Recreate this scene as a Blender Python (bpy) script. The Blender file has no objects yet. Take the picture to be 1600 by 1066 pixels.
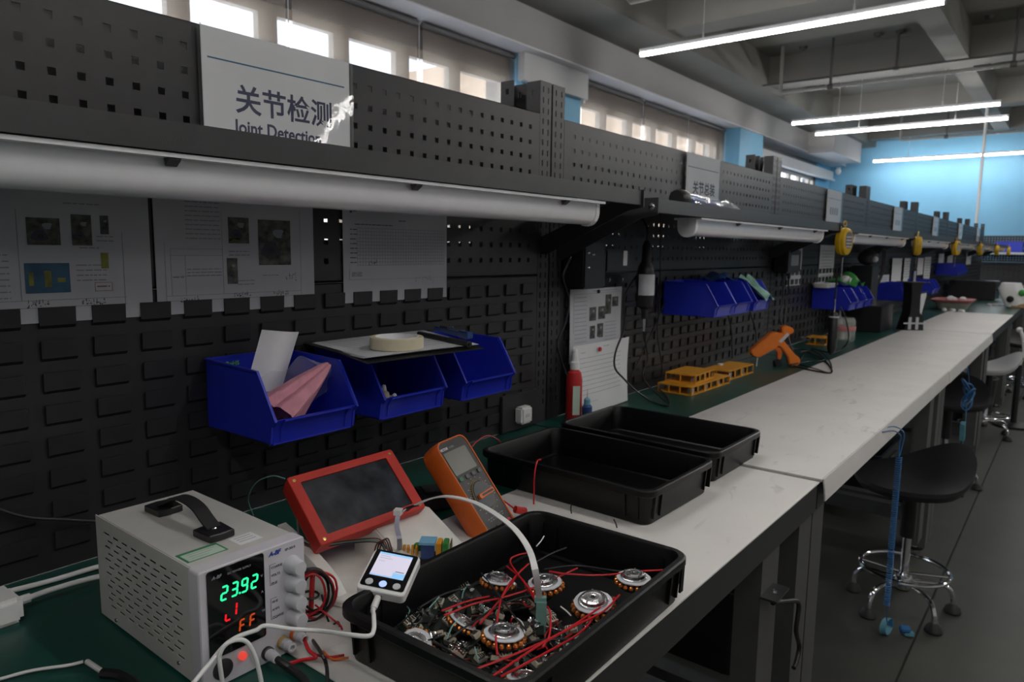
import bpy, bmesh, math, random
from mathutils import Matrix, Vector, noise
PI = math.pi
rnd = random.Random(7)
scene = bpy.context.scene
col = scene.collection

# ---------------------------------------------------------------- camera
CX, CZ = 1.14359, 1.23073
YAW, PIT, ROL, FPX = 0.6706, 0.12993, 0.01324, 1112.24
_f = Vector((-math.sin(YAW)*math.cos(PIT), math.cos(YAW)*math.cos(PIT), -math.sin(PIT)))
_r = Vector((math.cos(YAW), math.sin(YAW), 0)); _u = _r.cross(_f)
CR = math.cos(ROL)*_r + math.sin(ROL)*_u
CU = -math.sin(ROL)*_r + math.cos(ROL)*_u
CAM = Vector((CX, 0, CZ))
cd = bpy.data.cameras.new('camera'); cam = bpy.data.objects.new('camera', cd); col.objects.link(cam)
cam.matrix_world = Matrix(((CR.x, CU.x, -_f.x, CX), (CR.y, CU.y, -_f.y, 0), (CR.z, CU.z, -_f.z, CZ), (0, 0, 0, 1)))
cd.sensor_width = 36; cd.lens = FPX/1600*36; cd.clip_start = .02; cd.clip_end = 200
cd.dof.use_dof = True; cd.dof.focus_distance = .98; cd.dof.aperture_fstop = 9
scene.camera = cam
# ---------------------------------------------------------------- light and exposure
scene.view_settings.view_transform = 'Standard'; scene.view_settings.look = 'None'
scene.view_settings.gamma = 1; scene.view_settings.use_curve_mapping = False
scene.view_settings.exposure = 0.0
w = bpy.data.worlds.new('sky'); scene.world = w; w.use_nodes = True
nt = w.node_tree; bg = nt.nodes['Background']
bg.inputs[0].default_value = (.74, .85, 1.0, 1); bg.inputs[1].default_value = 5.5
LAMP_POWER = 60.0          # emission of the lit ceiling tubes

# ---------------------------------------------------------------- helpers
def ray(px, py): return _f + CR*((px-800)/FPX) + CU*((533-py)/FPX)
def atx(x, px, py): v = ray(px, py); return CAM + v*((x-CX)/v.x)
def aty(y, px, py): v = ray(px, py); return CAM + v*(y/v.y)
def atz(z, px, py): v = ray(px, py); return CAM + v*((z-CZ)/v.z)
def atd(d, px, py): return CAM + ray(px, py)*d

def M(name, c, rough=.5, metal=0, var=.12, scale=40, bump=0, bscale=200, spec=.5, coat=0, emit=None, es=0, trans=0, alpha=1, c2=None):
    m = bpy.data.materials.new(name); m.use_nodes = True
    n = m.node_tree.nodes; l = m.node_tree.links; b = n['Principled BSDF']
    b.inputs['Roughness'].default_value = rough; b.inputs['Metallic'].default_value = metal
    b.inputs['Specular IOR Level'].default_value = spec
    b.inputs['Coat Weight'].default_value = coat
    b.inputs['Transmission Weight'].default_value = trans; b.inputs['Alpha'].default_value = alpha
    if var > 0:
        tc = n.new('ShaderNodeTexCoord'); nz = n.new('ShaderNodeTexNoise'); nz.inputs['Scale'].default_value = scale
        nz.inputs['Detail'].default_value = 4
        rp = n.new('ShaderNodeValToRGB')
        a = [max(0, v*(1-var)) for v in c]; d = c2 or [min(1, v*(1+var)) for v in c]
        rp.color_ramp.elements[0].color = (*a, 1); rp.color_ramp.elements[1].color = (*d, 1)
        rp.color_ramp.elements[0].position = .3; rp.color_ramp.elements[1].position = .7
        l.new(tc.outputs['Object'], nz.inputs['Vector']); l.new(nz.outputs[0], rp.inputs[0]); l.new(rp.outputs[0], b.inputs['Base Color'])
        if bump:
            n2 = n.new('ShaderNodeTexNoise'); n2.inputs['Scale'].default_value = bscale
            bp = n.new('ShaderNodeBump'); bp.inputs['Strength'].default_value = bump; bp.inputs['Distance'].default_value = .002
            l.new(tc.outputs['Object'], n2.inputs['Vector']); l.new(n2.outputs[0], bp.inputs['Height']); l.new(bp.outputs[0], b.inputs['Normal'])
    else:
        b.inputs['Base Color'].default_value = (*c, 1)
    if emit:
        b.inputs['Emission Color'].default_value = (*emit, 1); b.inputs['Emission Strength'].default_value = es
    return m

def rr(w, h, r, n=5, cx=0, cy=0):
    o = []
    for k, (sx, sy) in enumerate(((1, 1), (-1, 1), (-1, -1), (1, -1))):
        for i in range(n+1):
            a = k*PI/2 + i/n*PI/2
            o.append((cx+sx*(w/2-r)+r*math.cos(a), cy+sy*(h/2-r)+r*math.sin(a)))
    return o

def smooth_path(pts, k=8):
    pts = [Vector(p) for p in pts]
    if len(pts) < 3: return pts
    P = [pts[0]*2-pts[1]] + pts + [pts[-1]*2-pts[-2]]; out = []
    for i in range(1, len(P)-2):
        a, b, c, d = P[i-1:i+3]
        for j in range(k):
            t = j/k
            out.append(.5*((2*b)+(c-a)*t+(2*a-5*b+4*c-d)*t*t+(3*b-a-3*c+d)*t**3))
    out.append(pts[-1]); return out

class B:
    def __init__(s): s.bm = bmesh.new(); s.T = Matrix()
    def v(s, p): return s.bm.verts.new(s.T @ Vector(p))
    def f(s, vs, m=0):
        try:
            q = s.bm.faces.new(vs); q.material_index = m; return q
        except ValueError: return None
    def box(s, a, b, m=0):
        x0, y0, z0 = a; x1, y1, z1 = b
        v = [s.v(p) for p in ((x0, y0, z0), (x1, y0, z0), (x1, y1, z0), (x0, y1, z0), (x0, y0, z1), (x1, y0, z1), (x1, y1, z1), (x0, y1, z1))]
        for i in ((0, 3, 2, 1), (4, 5, 6, 7), (0, 1, 5, 4), (1, 2, 6, 5), (2, 3, 7, 6), (3, 0, 4, 7)): s.f([v[k] for k in i], m)
        return s
    def obox(s, c, size, R=None, m=0):
        T = s.T; s.T = T @ Matrix.Translation(c) @ (R.to_4x4() if R else Matrix())
        h = [q/2 for q in size]; s.box((-h[0], -h[1], -h[2]), h, m); s.T = T; return s
    def prism(s, pts, d0, d1, ax='y', m=0):
        def mp(a, b, d): return {'x': (d, a, b), 'y': (a, d, b), 'z': (a, b, d)}[ax]
        A = [s.v(mp(a, b, d0)) for a, b in pts]; C = [s.v(mp(a, b, d1)) for a, b in pts]; n = len(pts)
        s.f(A[::-1], m); s.f(C, m)
        for i in range(n): s.f([A[i], A[(i+1) % n], C[(i+1) % n], C[i]], m)
        return s
    def loft(s, loops, m=0, cap0=True, cap1=True):
        L = [[s.v(p) for p in lp] for lp in loops]
        for a, b in zip(L, L[1:]):
            n = len(a)
            for i in range(n): s.f([a[i], a[(i+1) % n], b[(i+1) % n], b[i]], m)
        if cap0: s.f(L[0][::-1], m)
        if cap1: s.f(L[-1], m)
        return s
    def slab(s, pts, z0, z1, m=0, e=0):
        "flat plate with outline pts and a small edge chamfer e"
        if e:
            cx = sum(p[0] for p in pts)/len(pts); cy = sum(p[1] for p in pts)/len(pts)
            def inn(p):
                d = Vector((cx-p[0], cy-p[1])); d.normalize(); return (p[0]+d.x*e, p[1]+d.y*e)
            q = [inn(p) for p in pts]
            return s.loft([[(a, b, z0) for a, b in q], [(a, b, z0+e) for a, b in pts], [(a, b, z1-e) for a, b in pts], [(a, b, z1) for a, b in q]], m)
        return s.loft([[(a, b, z0) for a, b in pts], [(a, b, z1) for a, b in pts]], m)
    def lathe(s, prof, n=24, c=(0, 0, 0), R=None, m=0, cap=True):
        T = s.T; s.T = T @ Matrix.Translation(c) @ (R.to_4x4() if R else Matrix())
        s.loft([[(r*math.cos(2*PI*i/n), r*math.sin(2*PI*i/n), z) for i in range(n)] for r, z in prof], m, cap, cap)
        s.T = T; return s
    def cyl(s, p0, p1, r0, r1=None, n=14, m=0):
        p0, p1 = Vector(p0), Vector(p1); d = p1-p0; L = d.length
        if L < 1e-7: return s
        R = d.to_track_quat('Z', 'Y').to_matrix()
        return s.lathe([(r0, 0), (r1 if r1 is not None else r0, L)], n, p0, R, m)
    def tube(s, pts, r, n=8, m=0, closed=False):
        pts = [Vector(p) for p in pts]; q = []
        for p in pts:
            if not q or (p-q[-1]).length > 1e-6: q.append(p)
        pts = q
        if len(pts) < 2: return s
        N = len(pts)
        tan = [(pts[(i+1) % N]-pts[i-1] if closed else pts[min(i+1, N-1)]-pts[max(i-1, 0)]).normalized() for i in range(N)]
        up = Vector((0, 0, 1)) if abs(tan[0].z) < .9 else Vector((1, 0, 0))
        a = tan[0].cross(up).normalized(); L = []
        for i in range(N):
            a = (a - tan[i]*a.dot(tan[i])).normalized(); b = tan[i].cross(a)
            rad = r(i/(N-1)) if callable(r) else r
            L.append([s.v(pts[i]+a*rad*math.cos(2*PI*k/n)+b*rad*math.sin(2*PI*k/n)) for k in range(n)])
        for i in range(N if closed else N-1):
            A, C = L[i], L[(i+1) % N]
            for k in range(n): s.f([A[k], A[(k+1) % n], C[(k+1) % n], C[k]], m)
        if not closed: s.f(L[0][::-1], m); s.f(L[-1], m)
        return s
    def ball(s, c, r, m=0, n=12, sc=(1, 1, 1)):
        k = max(4, n//2)
        prof = [(max(1e-4, r*math.sin(PI*i/k)), -r*math.cos(PI*i/k)) for i in range(k+1)]
        T = s.T; s.T = T @ Matrix.Translation(c) @ Matrix.Diagonal((*sc, 1)); s.lathe(prof, n, m=m); s.T = T; return s
    def ribbon(s, pts, wdir, w, t, m=0, tdir=None):
        pts = [Vector(p) for p in pts]; wd = Vector(wdir).normalized(); L = []
        for i, p in enumerate(pts):
            tn = (pts[min(i+1, len(pts)-1)]-pts[max(i-1, 0)]).normalized(); nn = tn.cross(wd).normalized()
            L.append([p-wd*w/2-nn*t/2, p+wd*w/2-nn*t/2, p+wd*w/2+nn*t/2, p-wd*w/2+nn*t/2])
        return s.loft(L, m)
    def sheet(s, fn, nu, nv, t=.0006, m=0):
        "a thin sheet: fn(u,v) -> point, u,v in 0..1"
        P = [[Vector(fn(i/nu, j/nv)) for j in range(nv+1)] for i in range(nu+1)]
        def nrm(i, j):
            a = P[min(i+1, nu)][j]-P[max(i-1, 0)][j]; b = P[i][min(j+1, nv)]-P[i][max(j-1, 0)]; return a.cross(b).normalized()
        F = [[s.v(P[i][j]) for j in range(nv+1)] for i in range(nu+1)]
        K = [[s.v(P[i][j]-nrm(i, j)*t) for j in range(nv+1)] for i in range(nu+1)]
        for i in range(nu):
            for j in range(nv):
                s.f([F[i][j], F[i+1][j], F[i+1][j+1], F[i][j+1]], m); s.f([K[i][j], K[i][j+1], K[i+1][j+1], K[i+1][j]], m)
        for i in range(nu):
            s.f([F[i][0], K[i][0], K[i+1][0], F[i+1][0]], m); s.f([F[i][nv], F[i+1][nv], K[i+1][nv], K[i][nv]], m)
        for j in range(nv):
            s.f([F[0][j], F[0][j+1], K[0][j+1], K[0][j]], m); s.f([F[nu][j], K[nu][j], K[nu][j+1], F[nu][j+1]], m)
        return s
    def plate(s, u0, u1, v0, v1, t, rows, mp, m=0):
        "perforated plate: rows = [(v0,v1,[(ua,ub)..])]; mp(u,v,w) -> 3D, w from 0 (front) to t"
        def rect(a, b, c, d, w): s.f([s.v(mp(a, c, w)), s.v(mp(b, c, w)), s.v(mp(b, d, w)), s.v(mp(a, d, w))], m)
        def wall(p, q): s.f([s.v(mp(*p, 0)), s.v(mp(*q, 0)), s.v(mp(*q, t)), s.v(mp(*p, t))], m)
        v = v0
        for r0, r1, hs in rows:
            for w_ in (0, t): rect(u0, u1, v, r0, w_)
            u = u0
            for a, b in hs:
                for w_ in (0, t): rect(u, a, r0, r1, w_)
                wall((a, r0), (b, r0)); wall((b, r0), (b, r1)); wall((b, r1), (a, r1)); wall((a, r1), (a, r0)); u = b
            for w_ in (0, t): rect(u, u1, r0, r1, w_)
            v = r1
        for w_ in (0, t): rect(u0, u1, v, v1, w_)
        wall((u0, v0), (u1, v0)); wall((u1, v0), (u1, v1)); wall((u1, v1), (u0, v1)); wall((u0, v1), (u0, v0))
        return s
    def build(s, name, mats, parent=None, loc=None, bevel=0, sharp=32, fixn=True):
        if fixn: bmesh.ops.recalc_face_normals(s.bm, faces=s.bm.faces)
        if bevel:
            ed = [e for e in s.bm.edges if len(e.link_faces) == 2 and e.calc_face_angle(0) > .6]
            bmesh.ops.bevel(s.bm, geom=ed, offset=bevel, segments=2, affect='EDGES', clamp_overlap=True)
        me = bpy.data.meshes.new(name); s.bm.to_mesh(me); s.bm.free()
        for m in (mats if isinstance(mats, (list, tuple)) else [mats]): me.materials.append(m)
        for p in me.polygons: p.use_smooth = True
        me.set_sharp_from_angle(angle=math.radians(sharp))
        o = bpy.data.objects.new(name, me); col.objects.link(o)
        if parent: o.parent = parent
        if loc: o.location = loc
        return o

def tag(o, label=None, cat=None, group=None, kind=None):
    if label: o['label'] = label
    if cat: o['category'] = cat
    if group: o['group'] = group
    if kind: o['kind'] = kind
    return o
def thing(name, label, cat, loc=(0, 0, 0), rz=0, group=None):
    o = bpy.data.objects.new(name, None); col.objects.link(o); o.empty_display_size = .02
    o.location = loc; o.rotation_euler = (0, 0, rz); return tag(o, label, cat, group)
def framed(o, c, X, Y, N):
    X, Y, N = Vector(X), Vector(Y), Vector(N); N.normalize(); X = (X-N*X.dot(N)).normalized(); Y = N.cross(X)
    o.matrix_world = Matrix(((X.x, Y.x, N.x, c[0]), (X.y, Y.y, N.y, c[1]), (X.z, Y.z, N.z, c[2]), (0, 0, 0, 1))); return o
def struct(o): o['kind'] = 'structure'; return o
def copy_tree(o, parent=None):
    c = o.copy(); col.objects.link(c); c.parent = parent
    for ch in list(o.children): copy_tree(ch, c)
    return c
def text(name, s, size, mat, parent, loc, rot=(0, 0, 0), ext=.0002, bold=0, align='LEFT', sx=1, shear=0):
    c = bpy.data.curves.new(name, 'FONT'); c.body = s; c.size = size; c.extrude = ext; c.offset = bold; c.align_x = align; c.shear = shear
    c.resolution_u = 3; c.materials.append(mat)
    tmp = bpy.data.objects.new(name, c); col.objects.link(tmp); dg = bpy.context.evaluated_depsgraph_get(); dg.update()
    me = bpy.data.meshes.new_from_object(tmp.evaluated_get(dg)); me.name = name; bpy.data.objects.remove(tmp)
    o = bpy.data.objects.new(name, me); col.objects.link(o); o.parent = parent; o.location = loc; o.rotation_euler = rot; o.scale = (sx, 1, 1); return o
WALLROT = (PI/2, 0, PI/2)   # local x -> +y, local y -> +z, local z -> +x

# ---------------------------------------------------------------- materials
m_floor = M('floor_epoxy', (.048, .049, .042), .5, var=.18, scale=3, bump=.1, bscale=60)
m_groove = M('floor_groove', (.02, .02, .02), .8)
m_ceil = M('ceiling_paint', (.20, .195, .178), .85, var=.06, scale=2)
m_beam = M('beam_paint', (.20, .195, .18), .8, var=.05, scale=2)
m_soff = M('soffit_paint', (.42, .41, .41), .7, var=.04, scale=2)
m_wallgrey = M('wall_grey', (.16, .155, .16), .8, var=.06, scale=2)
m_soff_lit = M('soffit_underside_lit', (.80, .78, .80), .6, var=.03, scale=2)  # soffit tone whitened: window light on its underside put into the colour
m_white = M('wall_white', (.55, .55, .56), .7, var=.05, scale=2)
m_blue = M('blue_wall_paint', (.19, .45, .66), .6, var=.05, scale=1.5)
m_steel = M('grey_powder_coat', (.024, .0235, .0255), .36, var=.10, scale=30, bump=.15, bscale=900)
m_steel2 = M('grey_powder_coat_frame', (.028, .027, .029), .38, var=.08, scale=30, bump=.1, bscale=900)
m_shelf = M('shelf_powder_coat', (.036, .036, .038), .33, var=.1, scale=20, bump=.15, bscale=900)
m_lampw = M('lamp_housing', (.85, .85, .88), .4, var=.04)
m_lampd = M('lamp_diffuser', (.88, .88, .92), .22, var=.02, coat=.8)
m_matg = M('green_esd_mat', (.007, .066, .050), .36, var=.12, scale=8, bump=.05)
m_matgrey = M('grey_mat', (.69, .67, .65), .55, var=.05, scale=5, bump=.1, bscale=400)
def stains(m, spots):
    "wear marks with a shape of their own"
    n = m.node_tree.nodes; l = m.node_tree.links; b = n['Principled BSDF']; src = b.inputs['Base Color'].links[0].from_socket
    tc = n.new('ShaderNodeTexCoord'); nz = n.new('ShaderNodeTexNoise'); nz.inputs['Scale'].default_value = 14; nz.inputs['Detail'].default_value = 8; nz.inputs['Distortion'].default_value = 1.5
    mp = n.new('ShaderNodeMapping'); mp.inputs['Scale'].default_value = (1.6, .6, 1)
    rp = n.new('ShaderNodeValToRGB'); rp.color_ramp.elements[0].position = spots; rp.color_ramp.elements[1].position = spots+.16
    rp.color_ramp.elements[0].color = (1, 1, 1, 1); rp.color_ramp.elements[1].color = (.74, .74, .75, 1)
    mx = n.new('ShaderNodeMix'); mx.data_type = 'RGBA'; mx.blend_type = 'MULTIPLY'; mx.inputs[0].default_value = 1
    l.new(tc.outputs['Object'], mp.inputs[0]); l.new(mp.outputs[0], nz.inputs['Vector']); l.new(nz.outputs[0], rp.inputs[0])
    l.new(src, mx.inputs[6]); l.new(rp.outputs[0], mx.inputs[7]); l.new(mx.outputs[2], b.inputs['Base Color'])
stains(m_matgrey, .62)
m_bench = M('bench_black', (.022, .022, .023), .5, var=.1)
m_leg = M('bench_leg_grey', (.065, .065, .064), .45, var=.08)
m_paper = M('paper', (.56, .57, .61), .8, var=.04, scale=10)
m_paperw = M('paper_white', (.74, .75, .77), .8, var=.03, scale=10)
m_ink = M('ink', (.06, .06, .09), .8, var=0)
m_inkg = M('ink_grey', (.30, .31, .35), .8, var=0)
m_navy = M('ink_navy', (.02, .025, .08), .6, var=0)
m_teal = M('ink_teal', (.02, .13, .24), .6, var=0)
m_bin = M('blue_bin_plastic', (.016, .030, .46), .32, var=.08, scale=20, coat=.1)
m_black = M('black_plastic', (.012, .012, .013), .38, var=.15)
m_tray = M('black_tray_plastic', (.0035, .0035, .0038), .38, var=.15, scale=30, bump=.15, bscale=500, spec=.32)
m_rubber = M('black_rubber', (.015, .015, .016), .6, var=.1)
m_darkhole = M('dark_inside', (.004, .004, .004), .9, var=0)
m_psu = M('beige_grey_metal', (.56, .55, .53), .42, var=.04)
m_psuf = M('light_grey_plastic', (.60, .58, .63), .4, var=.03)
m_knob = M('grey_knob_plastic', (.58, .58, .62), .35, var=.04)
m_glassb = M('black_display_glass', (.004, .004, .005), .08, var=0, spec=.6)
m_green_e = M('green_led_digits', (.0, .3, .12), .5, var=0, emit=(.03, 1, .38), es=1.1)
m_red_e = M('red_led_digits', (.3, 0, 0), .5, var=0, emit=(1, .01, .02), es=.75)
m_or_e = M('orange_led_digits', (.3, .06, 0), .5, var=0, emit=(1, .10, .02), es=.35)
m_dot_e = M('red_button_glow', (.6, .05, .04), .4, var=0, emit=(1, .08, .05), es=.6)
m_redp = M('red_printed_plastic', (.50, .022, .012), .5, var=.08, scale=30, bump=.2, bscale=400)
m_orange = M('orange_rubber', (.66, .13, .014), .45, var=.08)
m_oran2 = M('orange_gun_plastic', (.80, .20, .018), .4, var=.06)
m_yellow = M('yellow_printed_plastic', (.75, .33, .02), .5, var=.08, bump=.15, bscale=300)
m_yel2 = M('yellow_balancer', (.62, .38, .015), .4, var=.08)
m_wplastic = M('white_plastic', (.78, .78, .78), .35, var=.02)
m_wprint = M('white_printed_plastic', (.76, .745, .71), .55, var=.05, scale=25, bump=.15, bscale=300)
m_screen = M('smudged_screen', (.012, .014, .018), .22, var=.7, scale=22, c2=(.05, .056, .07), spec=.3)
m_lcd = M('grey_lcd', (.135, .14, .115), .3, var=.05)
m_mmface = M('meter_face', (.028, .028, .028), .45, var=.1)
m_cream = M('cream_connector', (.50, .45, .36), .5, var=.05)
m_copper = M('copper_winding', (.62, .22, .06), .32, metal=.85, var=.2, scale=300)
m_chrome = M('chrome', (.75, .75, .77), .12, metal=1, var=.03)
m_alu = M('machined_aluminium', (.66, .66, .67), .25, metal=1, var=.08, scale=200)
m_pcb = M('dark_circuit_board', (.009, .016, .012), .35, var=.2)
m_wr = M('red_wire', (.50, .012, .018), .35, var=.08)
m_wb = M('black_wire', (.012, .012, .013), .4, var=.1)
m_ww = M('white_wire', (.78, .78, .78), .4, var=.03)
m_wt = M('teal_wire', (.16, .34, .32), .4, var=.03)
m_wbr = M('brown_wire', (.12, .03, .02), .4, var=.05)
m_tealc = M('teal_comb_connector', (.17, .32, .29), .4, var=.05)
m_pink = M('pink_cloth', (.62, .27, .34), .85, var=.12, scale=60, bump=.4, bscale=300)
m_tape = M('cream_masking_tape', (.66, .60, .43), .6, var=.04, scale=80)
m_card = M('white_card_core', (.78, .78, .80), .7, var=.03)
m_bluetool = M('blue_clear_plastic', (.03, .07, .22), .25, var=.1, coat=.4)
m_cordb = M('blue_coiled_cord', (.03, .14, .34), .35, var=.05)
m_strap = M('light_blue_strap', (.10, .28, .36), .7, var=.1)
m_green = M('green_plastic_wrap', (.05, .30, .06), .35, var=.3, scale=40)
m_aqua = M('aqua_plastic_wrap', (.30, .52, .44), .35, var=.3, scale=40)
m_redc = M('red_cap_plastic', (.48, .02, .02), .4, var=.05)
m_brass = M('brass', (.6, .45, .15), .3, metal=1)
m_photo = M('dark_photo_print', (.03, .035, .03), .6, var=.7, scale=70, c2=(.16, .17, .15))
m_photob = M('blue_photo_print', (.03, .10, .20), .6, var=.3, scale=20, c2=(.05, .16, .28))
m_photoy = M('yellow_photo_print', (.22, .22, .04), .6, var=.4, scale=50)
m_frameb = M('beige_window_frame', (.48, .42, .36), .5, var=.05)
m_build = M('tiled_facade', (.62, .44, .30), .7, var=.08, scale=1)
m_buildw = M('facade_window', (.12, .14, .16), .2, var=.1)
m_stoolpad = M('black_stool_pad', (.016, .016, .018), .48, var=.1, bump=.2, bscale=300)
m_pipe = M('galvanised_pipe', (.35, .34, .32), .45, metal=.3, var=.08)
m_rod = M('dark_rod', (.08, .08, .08), .5)

def glassmat(name, c, rough, haze, bump=0, bs=30):
    "thin clear sheet: fresnel reflection over transparency with a little haze"
    m = bpy.data.materials.new(name); m.use_nodes = True; n = m.node_tree.nodes; l = m.node_tree.links
    n.remove(n['Principled BSDF'])
    t = n.new('ShaderNodeBsdfTransparent'); d = n.new('ShaderNodeBsdfDiffuse'); d.inputs[0].default_value = (*c, 1)
    g = n.new('ShaderNodeBsdfGlossy'); g.inputs['Roughness'].default_value = rough
    fr = n.new('ShaderNodeFresnel'); fr.inputs[0].default_value = 1.5
    a = n.new('ShaderNodeMixShader'); b = n.new('ShaderNodeMixShader')
    a.inputs[0].default_value = haze; l.new(t.outputs[0], a.inputs[1]); l.new(d.outputs[0], a.inputs[2])
    ge = n.new('ShaderNodeNewGeometry'); iv = n.new('ShaderNodeMath'); iv.operation = 'SUBTRACT'; iv.inputs[0].default_value = 1; l.new(ge.outputs['Backfacing'], iv.inputs[1]); mu = n.new('ShaderNodeMath'); mu.operation = 'MULTIPLY'; l.new(iv.outputs[0], mu.inputs[0]); l.new(fr.outputs[0], mu.inputs[1]); l.new(mu.outputs[0], b.inputs[0]); l.new(a.outputs[0], b.inputs[1]); l.new(g.outputs[0], b.inputs[2]); l.new(b.outputs[0], n['Material Output'].inputs[0])
    if bump:
        tc = n.new('ShaderNodeTexCoord'); nz = n.new('ShaderNodeTexNoise'); nz.inputs['Scale'].default_value = bs; nz.inputs['Distortion'].default_value = 2
        bp = n.new('ShaderNodeBump'); bp.inputs['Strength'].default_value = bump; bp.inputs['Distance'].default_value = .004
        l.new(tc.outputs['Object'], nz.inputs['Vector']); l.new(nz.outputs[0], bp.inputs['Height']); l.new(bp.outputs[0], g.inputs['Normal'])
    return m
m_acryl = glassmat('clear_acrylic', (.5, .52, .56), .03, .03)
m_acryl2 = glassmat('crinkled_clear_film', (.5, .52, .56), .05, .03, .10, 16)
m_pane = glassmat('window_glass', (.6, .65, .7), .03, .05)
m_bag = glassmat('clear_plastic_bag', (.6, .6, .75), .10, .10, .3, 40)
m_jar = glassmat('clear_jar', (.55, .6, .55), .1, .25)
def blindmat():
    m = bpy.data.materials.new('roller_blind_fabric'); m.use_nodes = True; n = m.node_tree.nodes; l = m.node_tree.links
    d = n.new('ShaderNodeBsdfDiffuse'); d.inputs[0].default_value = (.30, .27, .25, 1)
    tl = n.new('ShaderNodeBsdfTranslucent'); tl.inputs[0].default_value = (.52, .43, .34, 1)
    tr = n.new('ShaderNodeBsdfTransparent'); a = n.new('ShaderNodeMixShader'); b = n.new('ShaderNodeMixShader')
    tc = n.new('ShaderNodeTexCoord'); wv = n.new('ShaderNodeTexNoise'); wv.inputs['Scale'].default_value = 900
    l.new(tc.outputs['Object'], wv.inputs['Vector'])
    a.inputs[0].default_value = .45; l.new(d.outputs[0], a.inputs[1]); l.new(tl.outputs[0], a.inputs[2])
    b.inputs[0].default_value = .52; l.new(a.outputs[0], b.inputs[1]); l.new(tr.outputs[0], b.inputs[2]); l.new(b.outputs[0], n['Material Output'].inputs[0]); return m
m_blind = blindmat()
m_tube = M('lit_tube', (.9, .9, .9), .5, var=0, emit=(1, .97, .93), es=LAMP_POWER)
m_devscreen = M('lit_device_screen', (.1, .1, .1), .3, var=0, emit=(.62, .58, .72), es=1.0)
m_devblue = M('lit_device_screen_blue', (.1, .1, .1), .3, var=0, emit=(.22, .52, .85), es=1.0)
m_devbtn = M('lit_blue_button', (.3, .4, .6), .3, var=0, emit=(.35, .45, .95), es=1.0)
m_greenlbl = M('green_label_print', (.04, .22, .10), .5, var=.05)
m_greenpal = M('pale_green_label', (.50, .62, .52), .5, var=.05)
m_gbtn = M('green_button', (.05, .16, .09), .5, var=.05)
m_gold = M('yellow_dial_print', (.45, .30, .10), .5, var=0)
m_pinkp = M('pink_basket_plastic', (.55, .20, .20), .5, var=.1)
m_skin = M('tan_cardboard', (.40, .24, .13), .7, var=.1)
ORD = ['nearest', 'second', 'third', 'fourth', 'fifth', 'sixth', 'farthest']
# ================================================================ THE ROOM
XW, YF, ZS = -3.15, 16.0, 3.76
XR, YN = 8.0, -5.0
b = B(); b.box((XW-.3, YN-.2, -.2), (XR+.2, YF+.2, -.006), 1)
b.box((XW-.3, YN-.2, -.006), (.829, YF+.2, 0)); b.box((.836, YN-.2, -.006), (XR+.2, YF+.2, 0)); struct(b.build('floor', [m_floor, m_groove]))
b = B(); b.box((XW-.3, YN-.2, ZS), (XR+.2, YF+.2, ZS+.2)); struct(b.build('ceiling', m_ceil))
def openwall(name, x0, x1, y0, y1, z0, z1, holes, m):
    b = B(); y = y0
    for ya, yb, za, zb in holes:
        b.box((x0, y, z0), (x1, ya, z1)); b.box((x0, ya, z0), (x1, yb, za)); b.box((x0, ya, zb), (x1, yb, z1)); y = yb
    b.box((x0, y, z0), (x1, y1, z1)); return struct(b.build(name, m))
WIN = [(-1.6, 5.28), (6.42, 10.22), (11.75, 15.0)]
openwall('wall_left', XW-.25, XW, YN, YF, 0, ZS, [(WIN[0][0], WIN[0][1], .95, 2.80), (WIN[1][0], WIN[1][1], .95, 2.80), (WIN[2][0], WIN[2][1], .95, 2.70)], m_wallgrey)
b = B(); b.box((XW-.3, YF, 0), (XR+.2, YF+.2, ZS)); struct(b.build('wall_back', m_blue))
b = B(); b.box((XR, YN, 0), (XR+.2, YF, ZS)); struct(b.build('wall_right', m_white))
b = B(); b.box((XW-.3, YN-.2, 0), (XR+.2, YN, ZS)); struct(b.build('wall_front', m_white))
b = B(); b.box((XW, 15.02, 2.25), (XW+.02, YF, 3.0)); b.box((XW, 15.02, 0), (XW+.02, YF, 2.25)); struct(b.build('trim_1', m_blue))
# casing along the window wall and the concrete beams
b = B(); b.box((XW, YN, 3.0), (-2.84, YF, 3.33)); struct(b.build('ceiling_soffit', m_soff))
b = B(); b.box((XW, YN, 2.988), (-2.835, YF, 2.9995)); struct(b.build('soffit_lit_face', m_soff_lit))  # added board whose white stands in for light bounced onto the soffit
b = B(); b.box((XW, YN, 3.33), (-2.30, YF, ZS)); struct(b.build('ceiling_beam', m_beam))
for y in (-1.2, 3.3, 6.75, 9.72, 12.75, 15.3):
    b = B(); b.box((-2.30, y, 3.40), (XR, y+.32, ZS)); struct(b.build('ceiling_beam', m_beam))
ys = (-5, -1.2, 3.3, 6.75, 9.72, 12.75, 15.3)
for y0, y1 in zip(ys, ys[1:]):
    for x in (-.27, 3.2):
        b = B(); b.box((x, y0+(.32 if y0 > -5 else 0), 3.40), (x+.22, y1, ZS)); struct(b.build('ceiling_beam', m_beam))
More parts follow.
